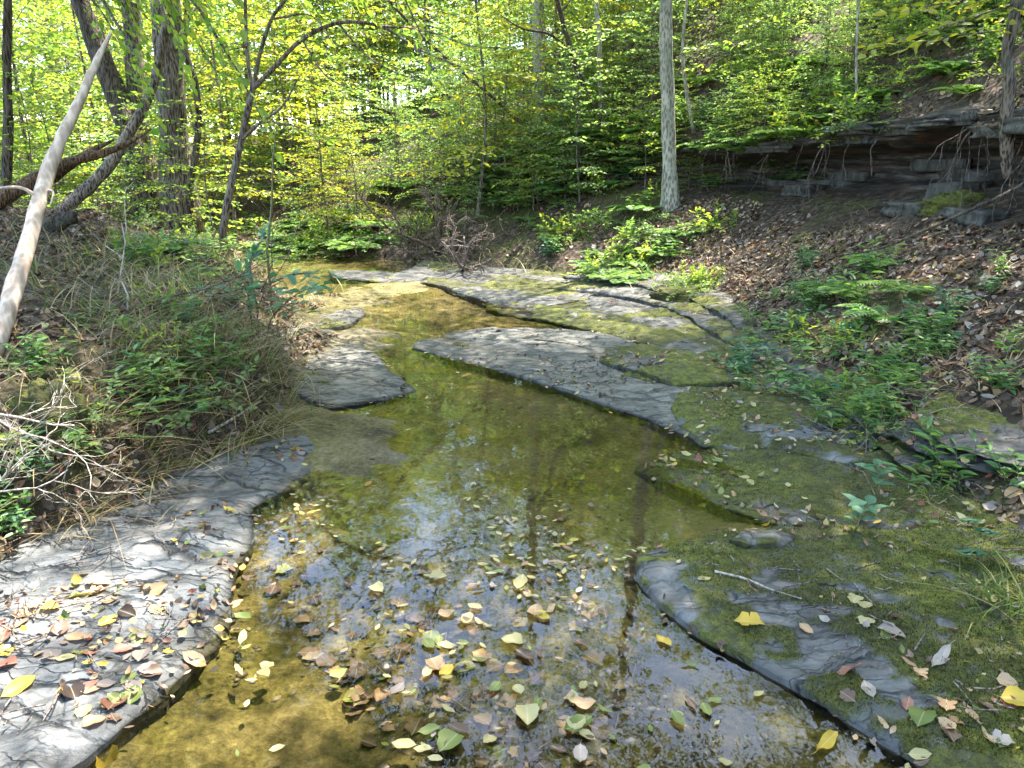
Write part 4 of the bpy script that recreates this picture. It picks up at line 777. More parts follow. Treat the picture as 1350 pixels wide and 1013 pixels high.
patch(9, ['herb', 'bush', 'seedling'], [(0, 460), (130, 430), (160, 520), (120, 620), (0, 600)], 'small green plant on the steep near left bank', 'plants on the near left bank', (.6, .9))
patch(12, ['seedling', 'herb'], [(-10, 560), (60, 600), (70, 690), (0, 750)], 'bright leafy plant in the lower left corner of the bank', 'plants low on the left bank', (.5, .8))
patch(36, ['fern', 'bush', 'herb', 'seedling'], [(130, 300), (230, 265), (330, 290), (400, 320), (340, 380), (180, 360)], 'low green plant on top of the left bank', 'plants on top of the left bank', (.8, 1.5))
patch(60, ['bush', 'fern', 'herb'], [(430, 300), (520, 240), (700, 170), (860, 150), (900, 240), (760, 260), (620, 300), (520, 330)], 'low green plant among the trees on the slope beyond the bend', 'plants on the slope beyond the bend', (1.3, 2.6))
patch(30, ['fern', 'bush', 'herb'], [(1150, 20), (1345, 0), (1345, 110), (1200, 140)], 'green plant on the leafy slope at the upper right', 'plants on the upper right slope', (.8, 1.4))
patch(30, ['fern', 'bush'], [(330, 290), (480, 280), (530, 310), (480, 335), (360, 345)], 'low leafy plant on the far left bank by the bend', 'plants on the far left bank', (1.2, 2.2))
plant('seedling', 1125, 700, 'leafy seedling with curled pale leaves on the mossy strip', None, 1.15, 0); plant('seedling', 1160, 655, 'blue green seedling rising behind the curled seedling', None, 1.2, 0)
plant('lance', 1225, 640, 'grassy herb with narrow blades in front of the thin rock beds', None, 1.0, 0); plant('lance', 1255, 620, 'tall narrow leaved herb against the dark rock beds', None, 1.2, 1)
plant('herb', 1330, 640, 'green herb at the right edge above the round leaves', None, 1.0, 1)
# round leaved plant, grass tuft
def round_leaf_plant(label, px, py, spec, mat='herb_blue'):
    b = seat(px, py); e = link('round_leaved_plant', None, None, b); tag(e, label, 'plant'); wood = MB()
    for (dx_, dy_, dz_, r_) in spec:
        A = np.array([0, 0, 0.]); B = np.array([dx_, dy_, dz_]); add_tube(wood, spline([A, (A + B) / 2 + [0, 0, .03], B], 4), np.linspace(.003, .002, 9), 5)
        th = np.linspace(0, 2 * math.pi, 17)[:-1]; rr = r_ * (1 - .28 * np.exp(-((th - math.pi) / .35) ** 2)) * (1 + .05 * np.sin(th * 8))
        V = [np.array([0, 0, 0])]; 
        for f in (.5, 1.0): V += [np.array([x * math.cos(t) * f, x * math.sin(t) * f, .12 * r_ * (f * f) + .10 * r_ * f * math.sin(3 * t + dx_ * 90)]) for t, x in zip(th, rr)]
        V = np.array(V); a_ = rs.uniform(0, 6.28); ti = rs.uniform(.1, .5); c, s = math.cos(a_), math.sin(a_); V = V @ np.array([[c, s, 0], [-s, c, 0], [0, 0, 1]]); V[:, 2] -= V[:, 1] * ti
        n_ = 16; F4 = np.array([(1 + i, 1 + (i + 1) % n_, 17 + (i + 1) % n_, 17 + i) for i in range(n_)]); F3 = np.array([(0, 1 + (i + 1) % n_, 1 + i) for i in range(n_)])
        link('leaf', mesh_data('leaf', V + B, [F4, F3[:, ::-1]], M[mat], True), e)
    V, F = wood.out(); link('stems', mesh_data('stems', V, F, M['stem'], True), e)
round_leaf_plant('round leaved blue green plant at the right edge of the mossy slab', 1290, 742, [(-.05, -.02, .05, .055), (.03, .03, .11, .05), (.0, .08, .13, .05), (.06, -.03, .05, .04)])
round_leaf_plant('round leaved plant with cupped pale leaves on the left bank', 205, 540, [(0, -.03, .10, .07), (.09, .0, .06, .055), (-.06, .02, .07, .05), (.03, -.1, .03, .045)], 'herb')
round_leaf_plant('round leaved plant beside the moss cushion', 60, 600, [(0, -.03, .05, .045), (.06, -.02, .03, .04), (-.04, .03, .06, .04)], 'herb')
round_leaf_plant('small round leaved plant low on the left bank slope', 175, 585, [(0, -.03, .05, .04), (.05, .0, .03, .04)], 'herb')
def blades(n, cx, cy, sp, L, rs_, lean=.5):
    m = n; P = np.stack([rs_.normal(cx, sp, m), rs_.normal(cy, sp, m)], -1); out = MB()
    for (x, y) in P:
        h = drop(x, y)
        if h is None: continue
        A = np.array(h[0]) - [0, 0, .01]; d = np.array([rs_.normal(0, lean), rs_.normal(0, lean), 1.0]); l = L * rs_.uniform(.5, 1.2); w = rs_.uniform(.0018, .0042); s_ = unit(np.array([-d[1], d[0] + .01, 0])); t = np.linspace(0, 1, 5)[:, None]
        C = A + d * l * t * (1 - .15 * t) + np.array([d[0], d[1], -.55]) * l * .8 * t ** 2.2; W = w * (1 - t ** 1.5) + .0003
        out.add(np.concatenate([C - s_ * W, C + s_ * W]), np.array([(i, i + 1, i + 6, i + 5) for i in range(4)]))
    return out
def grass_thing(label, px, py, n, sp, L, lean=.5, mat='grass'):
    b = seat(px, py); mb = blades(n, b[0], b[1], sp, L, np.random.RandomState(px), lean); V, F = mb.out(); o = link('grass_tuft', mesh_data('grass_tuft', V - b, F, M[mat]), None, b); tag(o, label, 'grass tuft')
grass_thing('green grass tuft at the right edge beside the mossy slab', 1325, 800, 80, .06, .2)
grass_thing('second grass tuft in front of the right bank herbs', 1230, 655, 40, .05, .14)
gr = MB(); rs2 = np.random.RandomState(77)
for (px, py, n, sp, L) in [(300, 440, 160, .18, .3), (260, 480, 160, .2, .28), (330, 480, 120, .12, .3), (210, 430, 120, .25, .3), (120, 560, 70, .15, .2), (250, 380, 160, .35, .35), (170, 340, 160, .5, .4), (300, 340, 200, .5, .4), (290, 530, 120, .12, .26), (1130, 540, 80, .15, .16), (1200, 570, 60, .12, .14), (60, 380, 100, .4, .3), (320, 300, 160, .6, .45), (700, 330, 120, .6, .3), (620, 330, 100, .5, .3), (1000, 470, 60, .2, .18)]:
    b = seat(px, py); q = blades(n, b[0], b[1], sp, L, rs2, .6)
    for v_, f_ in zip(q.V, q.F[4]): gr.add(v_, f_ - f_.min())
dg = MB()
for (px, py, n, sp, L) in [(300, 440, 220, .2, .32), (250, 480, 220, .22, .3), (330, 470, 200, .14, .32), (190, 430, 260, .3, .32), (130, 520, 120, .18, .25), (230, 380, 260, .4, .36), (140, 360, 260, .5, .36), (290, 350, 260, .45, .38), (200, 330, 220, .6, .4), (60, 640, 120, .12, .22), (140, 600, 160, .14, .2), (240, 560, 160, .16, .24), (320, 540, 120, .1, .24), (1250, 420, 160, .4, .24), (1050, 350, 160, .5, .26), (900, 340, 160, .6, .26), (1300, 500, 120, .2, .2), (640, 330, 160, .7, .3), (720, 310, 160, .7, .3)]:
    b = seat(px, py); q = blades(n, b[0], b[1], sp, L, rs2, .85)
    for v_, f_ in zip(q.V, q.F[4]): dg.add(v_, f_ - f_.min())
V, F = dg.out(); solid('dry_grass', V, F, M['drygrass'], 'dry tan grass tangled over the banks', None, None, 'stuff')
V, F = gr.out(); solid('grass', V, F, M['grass'], 'thin grass and dry blades along the banks', None, None, 'stuff')
# the big leaved shrub on the left bank edge
b = seat(342, 446); e = link('shrub', None, None, b); tag(e, 'open shrub with flat blue green leaves on the left bank edge above the pale ledge', 'shrub')
rs_ = np.random.RandomState(9); wood = MB(); bag = LeafBag(); Y0 = b[1]
for pts in [[(333, 446, Y0), (330, 405, Y0), (322, 372, Y0 - .1)], [(342, 446, Y0), (340, 410, Y0), (352, 375, Y0 - .2)], [(352, 450, Y0), (358, 420, Y0 - .05), (385, 392, Y0 - .2), (410, 378, Y0 - .3)], [(330, 405, Y0), (300, 385, Y0), (275, 375, Y0 - .1)], [(340, 410, Y0), (330, 350, Y0), (340, 320, Y0)], [(352, 375, Y0 - .2), (385, 362, Y0 - .3), (420, 360, Y0 - .4)]]:
    branch_spray(wood, bag, path_y(pts, 4) - b, .007, rs_, .24, .105, .075, .35, .002, 6, True, .22, .48)
V, F = wood.out(); link('stems', mesh_data('stems', V, F, M['twig'], True), e); link('foliage', bag.mesh('leaves', M['herb_blue']), e)
# moss cushions
def cushion(label, px, py, r, seed, mat='mossball'):
    c = seat(px, py); n = 30; u = np.linspace(0, 2 * math.pi, 41)[:-1]; v = np.linspace(0, math.pi * .62, n); U, W = np.meshgrid(u, v); S = np.stack([np.sin(W) * np.cos(U), np.sin(W) * np.sin(U), np.cos(W)], -1)
    d = 1 + .22 * fbm(S, 2.2, 4, seed) + .06 * fbm(S, 14, 2, seed + 3); V = (S * d[..., None] * np.array(r)).reshape(-1, 3); i = np.arange(n - 1)[:, None] * 40; j = np.arange(40)[None]; k_ = (j + 1) % 40
    F = np.stack([i + j, i + 40 + j, i + 40 + k_, i + k_], -1).reshape(-1, 4); o = link('mossy_stone', mesh_data('mossy_stone', V, F, M[mat], True), None, c - np.array([0, 0, .3 * r[2]])); tag(o, label, 'stone'); at = o.data.attributes.new('moss', 'FLOAT', 'POINT'); at.data.foreach_set('value', np.ones(len(V), np.float32))
cushion('rounded bright moss covered stone on the left bank', 62, 545, (.17, .15, .20), 3)
cushion('moss covered stone on the right slope under the overhang', 1265, 268, (.35, .3, .14), 5)
cushion('mossy green hump behind the right bank herbs', 1150, 505, (.16, .14, .08), 7)
cushion('mossy stone below the hillside bush', 900, 385, (.3, .2, .1), 8)
# ------------------------------------------------------------------ fallen leaves
def leaf_grid(kind, seed):
    rs_ = np.random.RandomState(seed); ns, nc = 11, 7; t = np.linspace(0, 1, ns); 
    if kind == 'oval': wv = .28 * np.sin(math.pi * t ** .9) ** .75
    elif kind == 'broad': wv = .40 * np.sin(math.pi * t ** .75) ** .7
    elif kind == 'narrow': wv = .15 * np.sin(math.pi * t) ** .8
    else: wv = .36 * np.sin(math.pi * t ** .8) ** .6 * (1 + .38 * np.cos(t * 6 * math.pi))
    wv = np.maximum(wv, .006) * (1 + .05 * rs_.normal(0, 1, ns)); c = np.linspace(-1, 1, nc); T, C = np.meshgrid(t, c, indexing='ij')
    cup, bend, tw_, wav = rs_.uniform(-.05, .5), rs_.uniform(-.2, .5), rs_.uniform(-.5, .5), rs_.uniform(.02, .08)
    y = C * wv[:, None]; x = T - .5 + (.07 if kind == 'lobed' else .015) * np.abs(C) * np.sin(T * 6 * math.pi)
    z = cup * np.abs(C) ** 1.6 * wv[:, None] * .9 + bend * (T - .5) ** 2 * .9 + tw_ * C * wv[:, None] * (T - .4) + wav * np.sin(T * 9 + seed) * C * C
    V = np.stack([x, y, z - z.min()], -1).reshape(-1, 3); i = np.arange(ns - 1)[:, None] * nc; j = np.arange(nc - 1)[None]; F = np.stack([i + j, i + nc + j, i + nc + j + 1, i + j + 1], -1).reshape(-1, 4)
    mb = MB(); mb.add(V, F); s0 = V[nc // 2]; add_tube(mb, np.array([s0, s0 + [-.08, .01, .0], s0 + [-.2, .04, .01]]), [.008, .007, .006], 4); return mb.out()
LM = {}
COLS = {'yellow': ([(0, (.44, .30, .03)), (1, (.57, .43, .07))], (.40, .24, .05)), 'pale yellow': ([(0, (.33, .27, .11)), (1, (.46, .40, .20))], (.33, .24, .10)), 'green': ([(0, (.11, .155, .035)), (1, (.22, .245, .07))], (.20, .17, .05)), 'tan': ([(0, (.34, .20, .10)), (1, (.50, .34, .20))], (.2, .11, .06)), 'brown': ([(0, (.10, .06, .04)), (1, (.22, .145, .10))], (.07, .04, .025)), 'reddish': ([(0, (.20, .07, .045)), (1, (.34, .17, .12))], (.11, .05, .035)), 'dark': ([(0, (.04, .026, .02)), (1, (.10, .06, .042))], (.03, .02, .015)), 'greyish': ([(0, (.20, .155, .13)), (1, (.38, .315, .27))], (.2, .15, .13))}
for cn, (st, bl) in COLS.items(): M['L' + cn] = m_leaf(cn.replace(' ', '_') + '_fallen_leaf', st, .22, (1.2, 1.1, .8), .5 if cn != 'dark' else .3, True, bl)
KN = {'oval': 'oval', 'broad': 'broad', 'narrow': 'narrow', 'lobed': 'ragged lobed'}
for kd in KN:
    for v_ in range(3):
        V, F = leaf_grid(kd, 7 * v_ + len(kd))
        for cn in COLS: LM[kd, v_, cn] = mesh_data('fallen_leaf', V, F, M['L' + cn], True)
rs = np.random.RandomState(55)
PAL = {'sunk': (['dark', 'brown', 'tan', 'greyish', 'green'], [.45, .25, .12, .1, .08]), 'water': (['pale yellow', 'yellow', 'green', 'tan', 'dark', 'brown', 'reddish', 'greyish'], [.33, .09, .20, .14, .08, .08, .03, .05]), 'slate': (['tan', 'pale yellow', 'brown', 'reddish', 'green', 'yellow', 'dark', 'greyish'], [.24, .18, .16, .12, .1, .08, .07, .05]), 'moss': (['pale yellow', 'tan', 'greyish', 'brown', 'reddish', 'green', 'yellow'], [.24, .2, .16, .16, .1, .1, .04]), 'bank': (['brown', 'tan', 'reddish', 'greyish', 'dark', 'pale yellow'], [.33, .10, .05, .17, .32, .03])}
cand = []     # (pos, normal, size, colour, place)
def rnd(pl): return PAL[pl][0][rs.choice(len(PAL[pl][0]), p=np.array(PAL[pl][1]) / sum(PAL[pl][1]))]
def cast(n, pl_of, sampler, size):
    for _ in range(n):
        x, y = sampler(); h = drop(x, y)
        if h is None: continue
        pl = pl_of(h)
        if pl is None: continue
        P = np.array(h[0]); N = np.array(h[1])
        if pl == 'bank' and rs.rand() > sstep(-.75, .15, fbm(P[None, :2], 1.1, 3, 25)[0]): continue
        if pl == 'water': P[2] = .003; N = np.array([0, 0, 1.])
        if pl == 'sunk': N = np.array([0, 0, 1.]); P[2] += .004
        if pl != 'bank' and pl != 'sunk' and rs.rand() > sstep(-.35, .45, fbm(P[None, :2], 2.3, 3, 15)[0]) * 1.1: continue
        cand.append((P, N, size[0] + (size[1] - size[0]) * rs.rand() ** 1.7, rnd('sunk') if pl == 'sunk' or (h[2] in (1, 2) and rs.rand() < .8) else rnd(pl), pl))
dens = lambda x, y: .5 + .5 * vnoise(np.array([x, y]), 1.6, 5)
def where(h):
    i = h[2]
    if i == NS - 2: 
        if h[0].z > .06: return 'bank'
        inside = inpoly(np.array([[h[0].x, h[0].y]]), CHAN)[0]
        if inside and h[0].z >= -.004: return 'slate' if rs.rand() < .2 else None
        return ('water' if inside else 'bank')
    if i == NS - 1: return 'bank'
    return 'slate' if i in (0, 1, 2, 10, 11) else 'moss'
def s_box(x0, x1, y0, y1):
    def f():
        while True:
            x, y = rs.uniform(x0, x1), rs.uniform(y0, y1)
            if abs(x) < .69 * y + .25: return x, y
    return f
def s_px(poly):
    L = np.array(poly, float)
    def f():
        while True:
            q = rs.uniform(L.min(0), L.max(0))
            if inpoly(q[None], L)[0]: return at_z(q[0], q[1], .02)[:2]
    return f
only = lambda *a: (lambda h: (where(h) if where(h) in a else None))
band = [(430, 560), (560, 590), (700, 640), (850, 640), (860, 720), (760, 790), (560, 760), (430, 720), (330, 700), (330, 640)]
cast(620, only('water'), s_px(band), (.022, .05)); cast(90, only('water'), s_px([(300, 720), (860, 720), (1200, 1013), (250, 1013)]), (.025, .06)); cast(80, only('water'), s_px([(480, 760), (760, 780), (800, 1000), (520, 1000)]), (.03, .07)); cast(110, only('water'), s_box(-2, 2, 4.2, 10), (.04, .065))
cast(420, only('slate'), s_px([(0, 760), (200, 650), (330, 650), (300, 780), (150, 960), (0, 1013)]), (.022, .06)); cast(240, only('slate'), s_px([(200, 640), (440, 570), (430, 600), (330, 660)]), (.025, .06)); cast(900, only('slate', 'moss'), s_px([(545, 450), (740, 435), (960, 500), (960, 570), (850, 545), (700, 495)]), (.012, .04)); cast(620, only('slate', 'moss'), s_box(-2, 2, 5, 10), (.03, .06))
cast(260, only('moss'), s_px([(850, 720), (1050, 690), (1350, 780), (1350, 1013), (1150, 960)]), (.015, .055)); cast(900, only('moss'), s_box(.4, 2.2, 2.9, 6), (.035, .065))
cast(420, lambda h: 'sunk' if where(h) == 'water' else None, s_px([(380, 600), (760, 640), (850, 760), (820, 1000), (500, 1000), (330, 720)]), (.025, .075))
cast(26000, only('bank'), s_box(-5.5, -1.4, 2.2, 9.5), (.018, .075)); cast(32000, only('bank'), s_box(1.2, 5.6, 2.6, 11), (.02, .085)); cast(4000, only('bank'), s_box(-6, 8, 8, 17), (.06, .11))
for k_, n_ in ((0, 260), (3, 200), (2, 160), (4, 90), (1, 60)):      # drifts caught along the rock edges
    for _ in range(n_):
        q = OUTL[k_][rs.randint(len(OUTL[k_]))] + rs.normal(0, .035, 2); h = drop(*q)
        if h is None or not (0 < q[1] < 12) or fbm(q[None], 3.1, 2, 33)[0] < -.1: continue
        pl = where(h)
        if pl is None: continue
        P = np.array(h[0]); N = np.array(h[1])
        if pl == 'water': P[2] = .004; N = np.array([0, 0, 1.])
        cand.append((P, N, rs.uniform(.015, .05), ('brown', 'tan', 'dark', 'greyish', 'pale yellow')[rs.randint(5)], pl))
BIGL = [('bright yellow three pronged leaf on the mossy foreground slab', 'lobed', 'yellow', 988, 822, .085), ('white curled strip of pale leaf at the right of the mossy slab', 'narrow', 'greyish', 1240, 868, .10), ('large mottled green and tan leaf near the lower right corner', 'broad', 'green', 1215, 948, .075), ('orange brown leaf cut by the right edge of the mossy slab', 'broad', 'yellow', 1345, 925, .08), ('tan oval leaf with a green tip on the lip of the slate ledge', 'oval', 'tan', 255, 870, .075), ('yellow leaf at the left edge of the slate ledge', 'oval', 'yellow', 25, 907, .085), ('round pale green leaf on the slate ledge', 'broad', 'green', 175, 917, .06), ('small grey green leaf in the middle of the slate ledge', 'oval', 'green', 170, 895, .05), ('orange yellow leaf at the bottom left corner of the water', 'broad', 'yellow', 135, 1003, .08), ('long pale leaf floating beside the lip of the slate ledge', 'narrow', 'pale yellow', 320, 843, .075), ('pale pair of leaves floating in the middle of the near pool', 'oval', 'pale yellow', 686, 770, .085), ('oval dull green leaf floating near the bottom centre', 'oval', 'green', 762, 958, .085), ('round olive green leaf sunk near the bottom centre', 'broad', 'green', 592, 982, .075), ('pale cream oval leaf floating above the sky reflection', 'broad', 'pale yellow', 695, 945, .075), ('white oval leaf at the bottom edge of the water', 'oval', 'greyish', 765, 997, .06), ('pale cream oval leaf left of the dark slab corner', 'oval', 'pale yellow', 928, 764, .045), ('tan oval leaf in the middle of the mossy foreground slab', 'oval', 'tan', 1063, 830, .05), ('pinkish curled leaf on the mossy foreground slab', 'broad', 'greyish', 1175, 835, .075), ('reddish leaf heap on the edge of the mossy foreground slab', 'broad', 'reddish', 1120, 885, .08), ('pink grey oval leaf on the edge heap of the mossy slab', 'oval', 'greyish', 1145, 910, .06), ('large curled tan leaf on the slate ledge', 'broad', 'tan', 130, 770, .08), ('folded yellow tan leaf upstream on the slate ledge', 'broad', 'tan', 205, 778, .075), ('dark purple leaf on the lower slate ledge', 'broad', 'dark', 95, 912, .07), ('red brown leaf lying on the lower slate ledge', 'broad', 'reddish', 150, 930, .08), ('green leaf standing against the slate lip', 'oval', 'green', 320, 815, .06), ('green heart shaped leaf floating left of centre', 'broad', 'green', 447, 890, .05), ('yellow leaf floating under the slab edge at lower right', 'narrow', 'yellow', 1090, 982, .10), ('pale oval leaf floating at the lower right pool', 'oval', 'pale yellow', 1000, 917, .035)]
used = []
def fallen(P, N, size, kd, cn, label, group, rz=None, v_=None):
    o = link('fallen_leaf', LM[kd, rs.randint(3) if v_ is None else v_, cn], None, P + N * .002); q = Vector(N).to_track_quat('Z', 'Y').to_euler(); o.rotation_mode = 'QUATERNION'
    from mathutils import Quaternion
    o.rotation_quaternion = Vector(N).to_track_quat('Z', 'Y') @ Quaternion((0, 0, 1), rs.uniform(0, 6.28) if rz is None else rz); o.scale = (size * 1.15,) * 3
    return tag(o, label, 'leaf', group)
for lb, kd, cn, px, py, s_ in BIGL:
    g_ = at_z(px, py, 0); h = hit_px(px, py); P = np.array(h[0]); N = np.array(h[1])
    if h[2] == NS - 2 and P[2] < 0: P = g_ + np.array([0, 0, .004]); N = np.array([0, 0, 1.])
    if N[2] < 0: N = -N
    fallen(P, N, s_, kd, cn, lb, None)
PP = np.array([c[0] for c in cand]); px, py, dep = project(PP); sz = np.array([c[2] for c in cand]); ap = sz / dep * (.35 + .65 * np.abs((PP[:, 2] - CAMH) / np.linalg.norm(PP - [0, 0, CAMH], axis=1)))
vis = (px > -5) & (px < 1355) & (py > 0) & (py < 1018) & (dep > .5); ap = np.where(vis, ap, 0); order = np.argsort(-ap); NI = 300 - len(BIGL); ind = set(order[:NI].tolist())
WORD = {'water': 'floating on the shallow creek water', 'sunk': 'sunk in the shallow creek water', 'slate': 'lying on pale bare creek rock', 'moss': 'lying on a mossy slab on the right', 'bank': 'lying among litter on the bank'}
stuffV = {}
KW = {'bank': ['broad', 'oval', 'lobed', 'broad'], 'water': ['oval', 'oval', 'narrow', 'broad', 'oval'], 'sunk': ['broad', 'lobed'], 'slate': ['broad', 'oval', 'lobed'], 'moss': ['oval', 'broad', 'lobed', 'narrow']}
for i in ind:
    P, N, s_, cn, pl = cand[i]; kd = KW[pl][rs.randint(len(KW[pl]))]
    side = ''
    if pl == 'bank': side = ' left' if P[0] < 0 else ' right'
    place = WORD[pl].replace('the bank', 'the' + side + ' bank')
    fallen(P, N, s_, kd, cn, f'{cn} {KN[kd]} fallen leaf {place}', f'{cn} {KN[kd]} leaves {place}')
# the rest of the litter as one loose mass
CT = np.array([(-.5, 0, .2), (-.3, -.19, .16), (0, -.29, .16), (.28, -.17, .14), (.5, 0, .24), (.28, .17, .14), (0, .29, .16), (-.3, .19, .16), (0, 0, .0)]); CF = np.array([(k_, (k_ + 1) % 8, 8) for k_ in range(8)])
rest = [i for i in range(len(cand)) if i not in ind]; lcols = list(COLS); mbL = MB(); mids = []
NN = np.array([cand[i][1] for i in rest]) + rs.normal(0, .38, (len(rest), 3)); AA = rs.normal(0, 1, (len(rest), 3)); NN = unit(NN); NN[NN[:, 2] < .2] += [0, 0, .4]
fl = np.array([cand[i][4] in ('water', 'sunk') for i in rest]); NN[fl] = [0, 0, 1]; DD = unit(np.cross(NN, AA)); Pq = np.array([cand[i][0] for i in rest]); Sq = np.array([cand[i][2] for i in rest])
SS = np.cross(NN, DD); wq = np.where(fl, rs.uniform(.55, 1.0, len(rest)), rs.uniform(.7, 1.25, len(rest))); tz = CT[None, :, 2:3] * np.where(fl, .15, rs.uniform(-.6, 2.4, len(rest)))[:, None, None]
VL = Pq[:, None] + NN[:, None] * .004 + DD[:, None] * CT[None, :, 0:1] * Sq[:, None, None] + SS[:, None] * CT[None, :, 1:2] * (Sq * wq)[:, None, None] + NN[:, None] * tz * Sq[:, None, None]
FL = (CF[None] + (np.arange(len(rest)) * 9)[:, None, None]).reshape(-1, 3); mi = np.repeat([lcols.index(cand[i][3]) for i in rest], 8)
for cn, (st, bl) in COLS.items(): M['S' + cn] = m_leaf(cn.replace(' ', '_') + '_litter', [(0, bl)] + [(.35, st[0][1]), (1, st[-1][1])], .15, (1.2, 1.1, .8), .55)
solid('leaf_litter', VL.reshape(-1, 3), FL, [M['S' + c] for c in lcols], 'loose fallen leaves covering both banks', None, None, 'stuff', False, None, mi)
# moss pile standing up on the slabs
mt = []; MOSSY = {3: (31, .95), 4: (43, .62), 5: (57, .95), 6: (71, .62)}
for bx, n_ in ((s_px([(850, 720), (1050, 690), (1350, 760), (1350, 1013), (1150, 985), (1000, 870)]), 26000), (s_px([(838, 600), (960, 570), (1350, 680), (1350, 800), (1060, 690)]), 12000), (s_px([(815, 480), (960, 470), (1180, 590), (1050, 590), (890, 560)]), 9000)):
    hs_ = [h for h in (drop(*bx()) for _ in range(n_)) if h and h[2] in MOSSY and h[1].z > .6]
    for sid, (sd_, mo_) in MOSSY.items():
        q = np.array([h[0] for h in hs_ if h[2] == sid])
        if len(q): mt.append(q[fbm(q[:, :2], 2.1, 4, sd_ + 41) + .35 * vnoise(q[:, :2], 17, sd_ + 43) + mo_ - .5 > .02])
mt = np.concatenate(mt); m_ = len(mt); nr = unit(np.c_[rs.normal(0, .55, (m_, 2)), np.ones(m_)]); aa = rs.uniform(0, 6.28, m_); sd = np.c_[np.cos(aa), np.sin(aa), 0 * aa]; hh = rs.uniform(.004, .011, m_)[:, None]; ww = rs.uniform(.0016, .0034, m_)[:, None]
Vm = np.stack([mt - sd * ww - [0, 0, .002], mt + sd * ww - [0, 0, .002], mt + nr * hh], 1).reshape(-1, 3)
M['mosspile'] = m_leaf('moss_pile', [(0, (.022, .026, .006)), (.5, (.08, .09, .014)), (1, (.20, .205, .03))], .3, (1.4, 1.4, .7), .8)
solid('moss', Vm, np.arange(3 * m_).reshape(-1, 3), M['mosspile'], 'short moss growing on the right hand slabs', None, None, 'stuff')
tw = MB()
for (n_, bx) in ((420, s_box(-5, -1.5, 2.4, 8)), (700, s_box(1.6, 5, 2.6, 10)), (60, s_px([(0, 760), (330, 650), (300, 780), (0, 1013)])), (60, s_px([(850, 720), (1050, 690), (1350, 760), (1350, 1013)]))):
    for _ in range(n_):
        x, y = bx(); h = drop(x, y)
        if h is None: continue
        L = rs.uniform(.05, .35) * (1 if n_ > 100 else .4); az = rs.uniform(0, 6.28); N = np.array(h[1]); dv = np.array([math.cos(az), math.sin(az), 0]); dv -= N * (dv @ N); A = np.array(h[0]) + N * rs.uniform(.006, .03); Q = np.array([A, A + dv * L * .5 + rs.normal(0, .03 * L * 2, 3), A + dv * L]); add_tube(tw, Q, [.0028, .0024, .0014], 4, 0, 0, False)
V, F = tw.out(); solid('twig_litter', V, F, M['root'], 'small fallen twigs scattered over the banks', None, None, 'stuff')
# gravel on the creek bed
ico = np.array([(-1, 1.6, 0), (1, 1.6, 0), (-1, -1.6, 0), (1, -1.6, 0), (0, -1, 1.6), (0, 1, 1.6), (0, -1, -1.6), (0, 1, -1.6), (1.6, 0, -1), (1.6, 0, 1), (-1.6, 0, -1), (-1.6, 0, 1)]) / 1.9; icf = np.array([(0, 11, 5), (0, 5, 1), (0, 1, 7), (0, 7, 10), (0, 10, 11), (1, 5, 9), (5, 11, 4), (11, 10, 2), (10, 7, 6), (7, 1, 8), (3, 9, 4), (3, 4, 2), (3, 2, 6), (3, 6, 8), (3, 8, 9), (4, 9, 5), (2, 4, 11), (6, 2, 10), (8, 6, 7), (9, 8, 1)])
gp = []
for bx, n_ in ((s_px([(250, 1013), (330, 690), (430, 590), (860, 640), (860, 760), (1250, 1013)]), 3600), (s_box(-2, 2, 4, 11), 3000)):
    for _ in range(n_):
        x, y = bx(); h = drop(x, y)
        if h is None or h[2] != NS - 2 or h[0].z > .03 or fbm(np.array([[x, y]]), 1.9, 3, 77)[0] < -.15 + .4 * rs.rand(): continue
        gp.append(h[0])
gp = np.array(gp); k_ = len(gp); sz_ = .003 + .013 * rs.rand(k_) ** 3; sc_ = np.stack([sz_ * rs.uniform(.8, 1.7, k_), sz_ * rs.uniform(.7, 1.2, k_), sz_ * rs.uniform(.3, .7, k_)], -1); an = rs.uniform(0, 6.28, k_)
Vp = ico[None] * sc_[:, None] * rs.uniform(.8, 1.2, (k_, 12, 1)); Vp = np.stack([Vp[..., 0] * np.cos(an)[:, None] - Vp[..., 1] * np.sin(an)[:, None], Vp[..., 0] * np.sin(an)[:, None] + Vp[..., 1] * np.cos(an)[:, None], Vp[..., 2]], -1) + gp[:, None]
M['gravel'] = m_leaf('creek_gravel', [(0, (.02, .016, .011)), (.4, (.075, .06, .04)), (.8, (.15, .125, .09)), (1, (.27, .24, .20))], 0, (1, 1, 1), .5)
solid('gravel', Vp.reshape(-1, 3), (icf[None] + (np.arange(k_) * 12)[:, None, None]).reshape(-1, 3), M['gravel'], 'small brown pebbles on the creek bed', None, None, 'stuff', True)
# sticks
def stick(label, pts, r, mat='dry', dz=.006):
    P = [seat(*p) + np.array([0, 0, dz]) for p in pts]; mb = MB(); Q = spline(P, 6); add_tube(mb, Q, np.linspace(r, r * .5, len(Q)), 7, len(label), .15); V, F = mb.out(); o = link('stick', mesh_data('stick', V - P[0], F, M[mat], True), None, P[0]); tag(o, label, 'stick')
stick('pale thin curved stick on the mossy foreground slab', [(942, 755), (980, 764), (1020, 780), (1056, 791)], .005)
stick('short brown stick behind the mossy foreground slab', [(1125, 752), (1160, 742)], .004, 'twig')
stick('dry stick lying at the lower left bank foot', [(275, 575), (310, 555), (345, 532)], .010, 'dry', .02)
stick('thin dark stick on the pale mid creek slab', [(705, 448), (740, 452), (770, 458)], .005, 'twig')
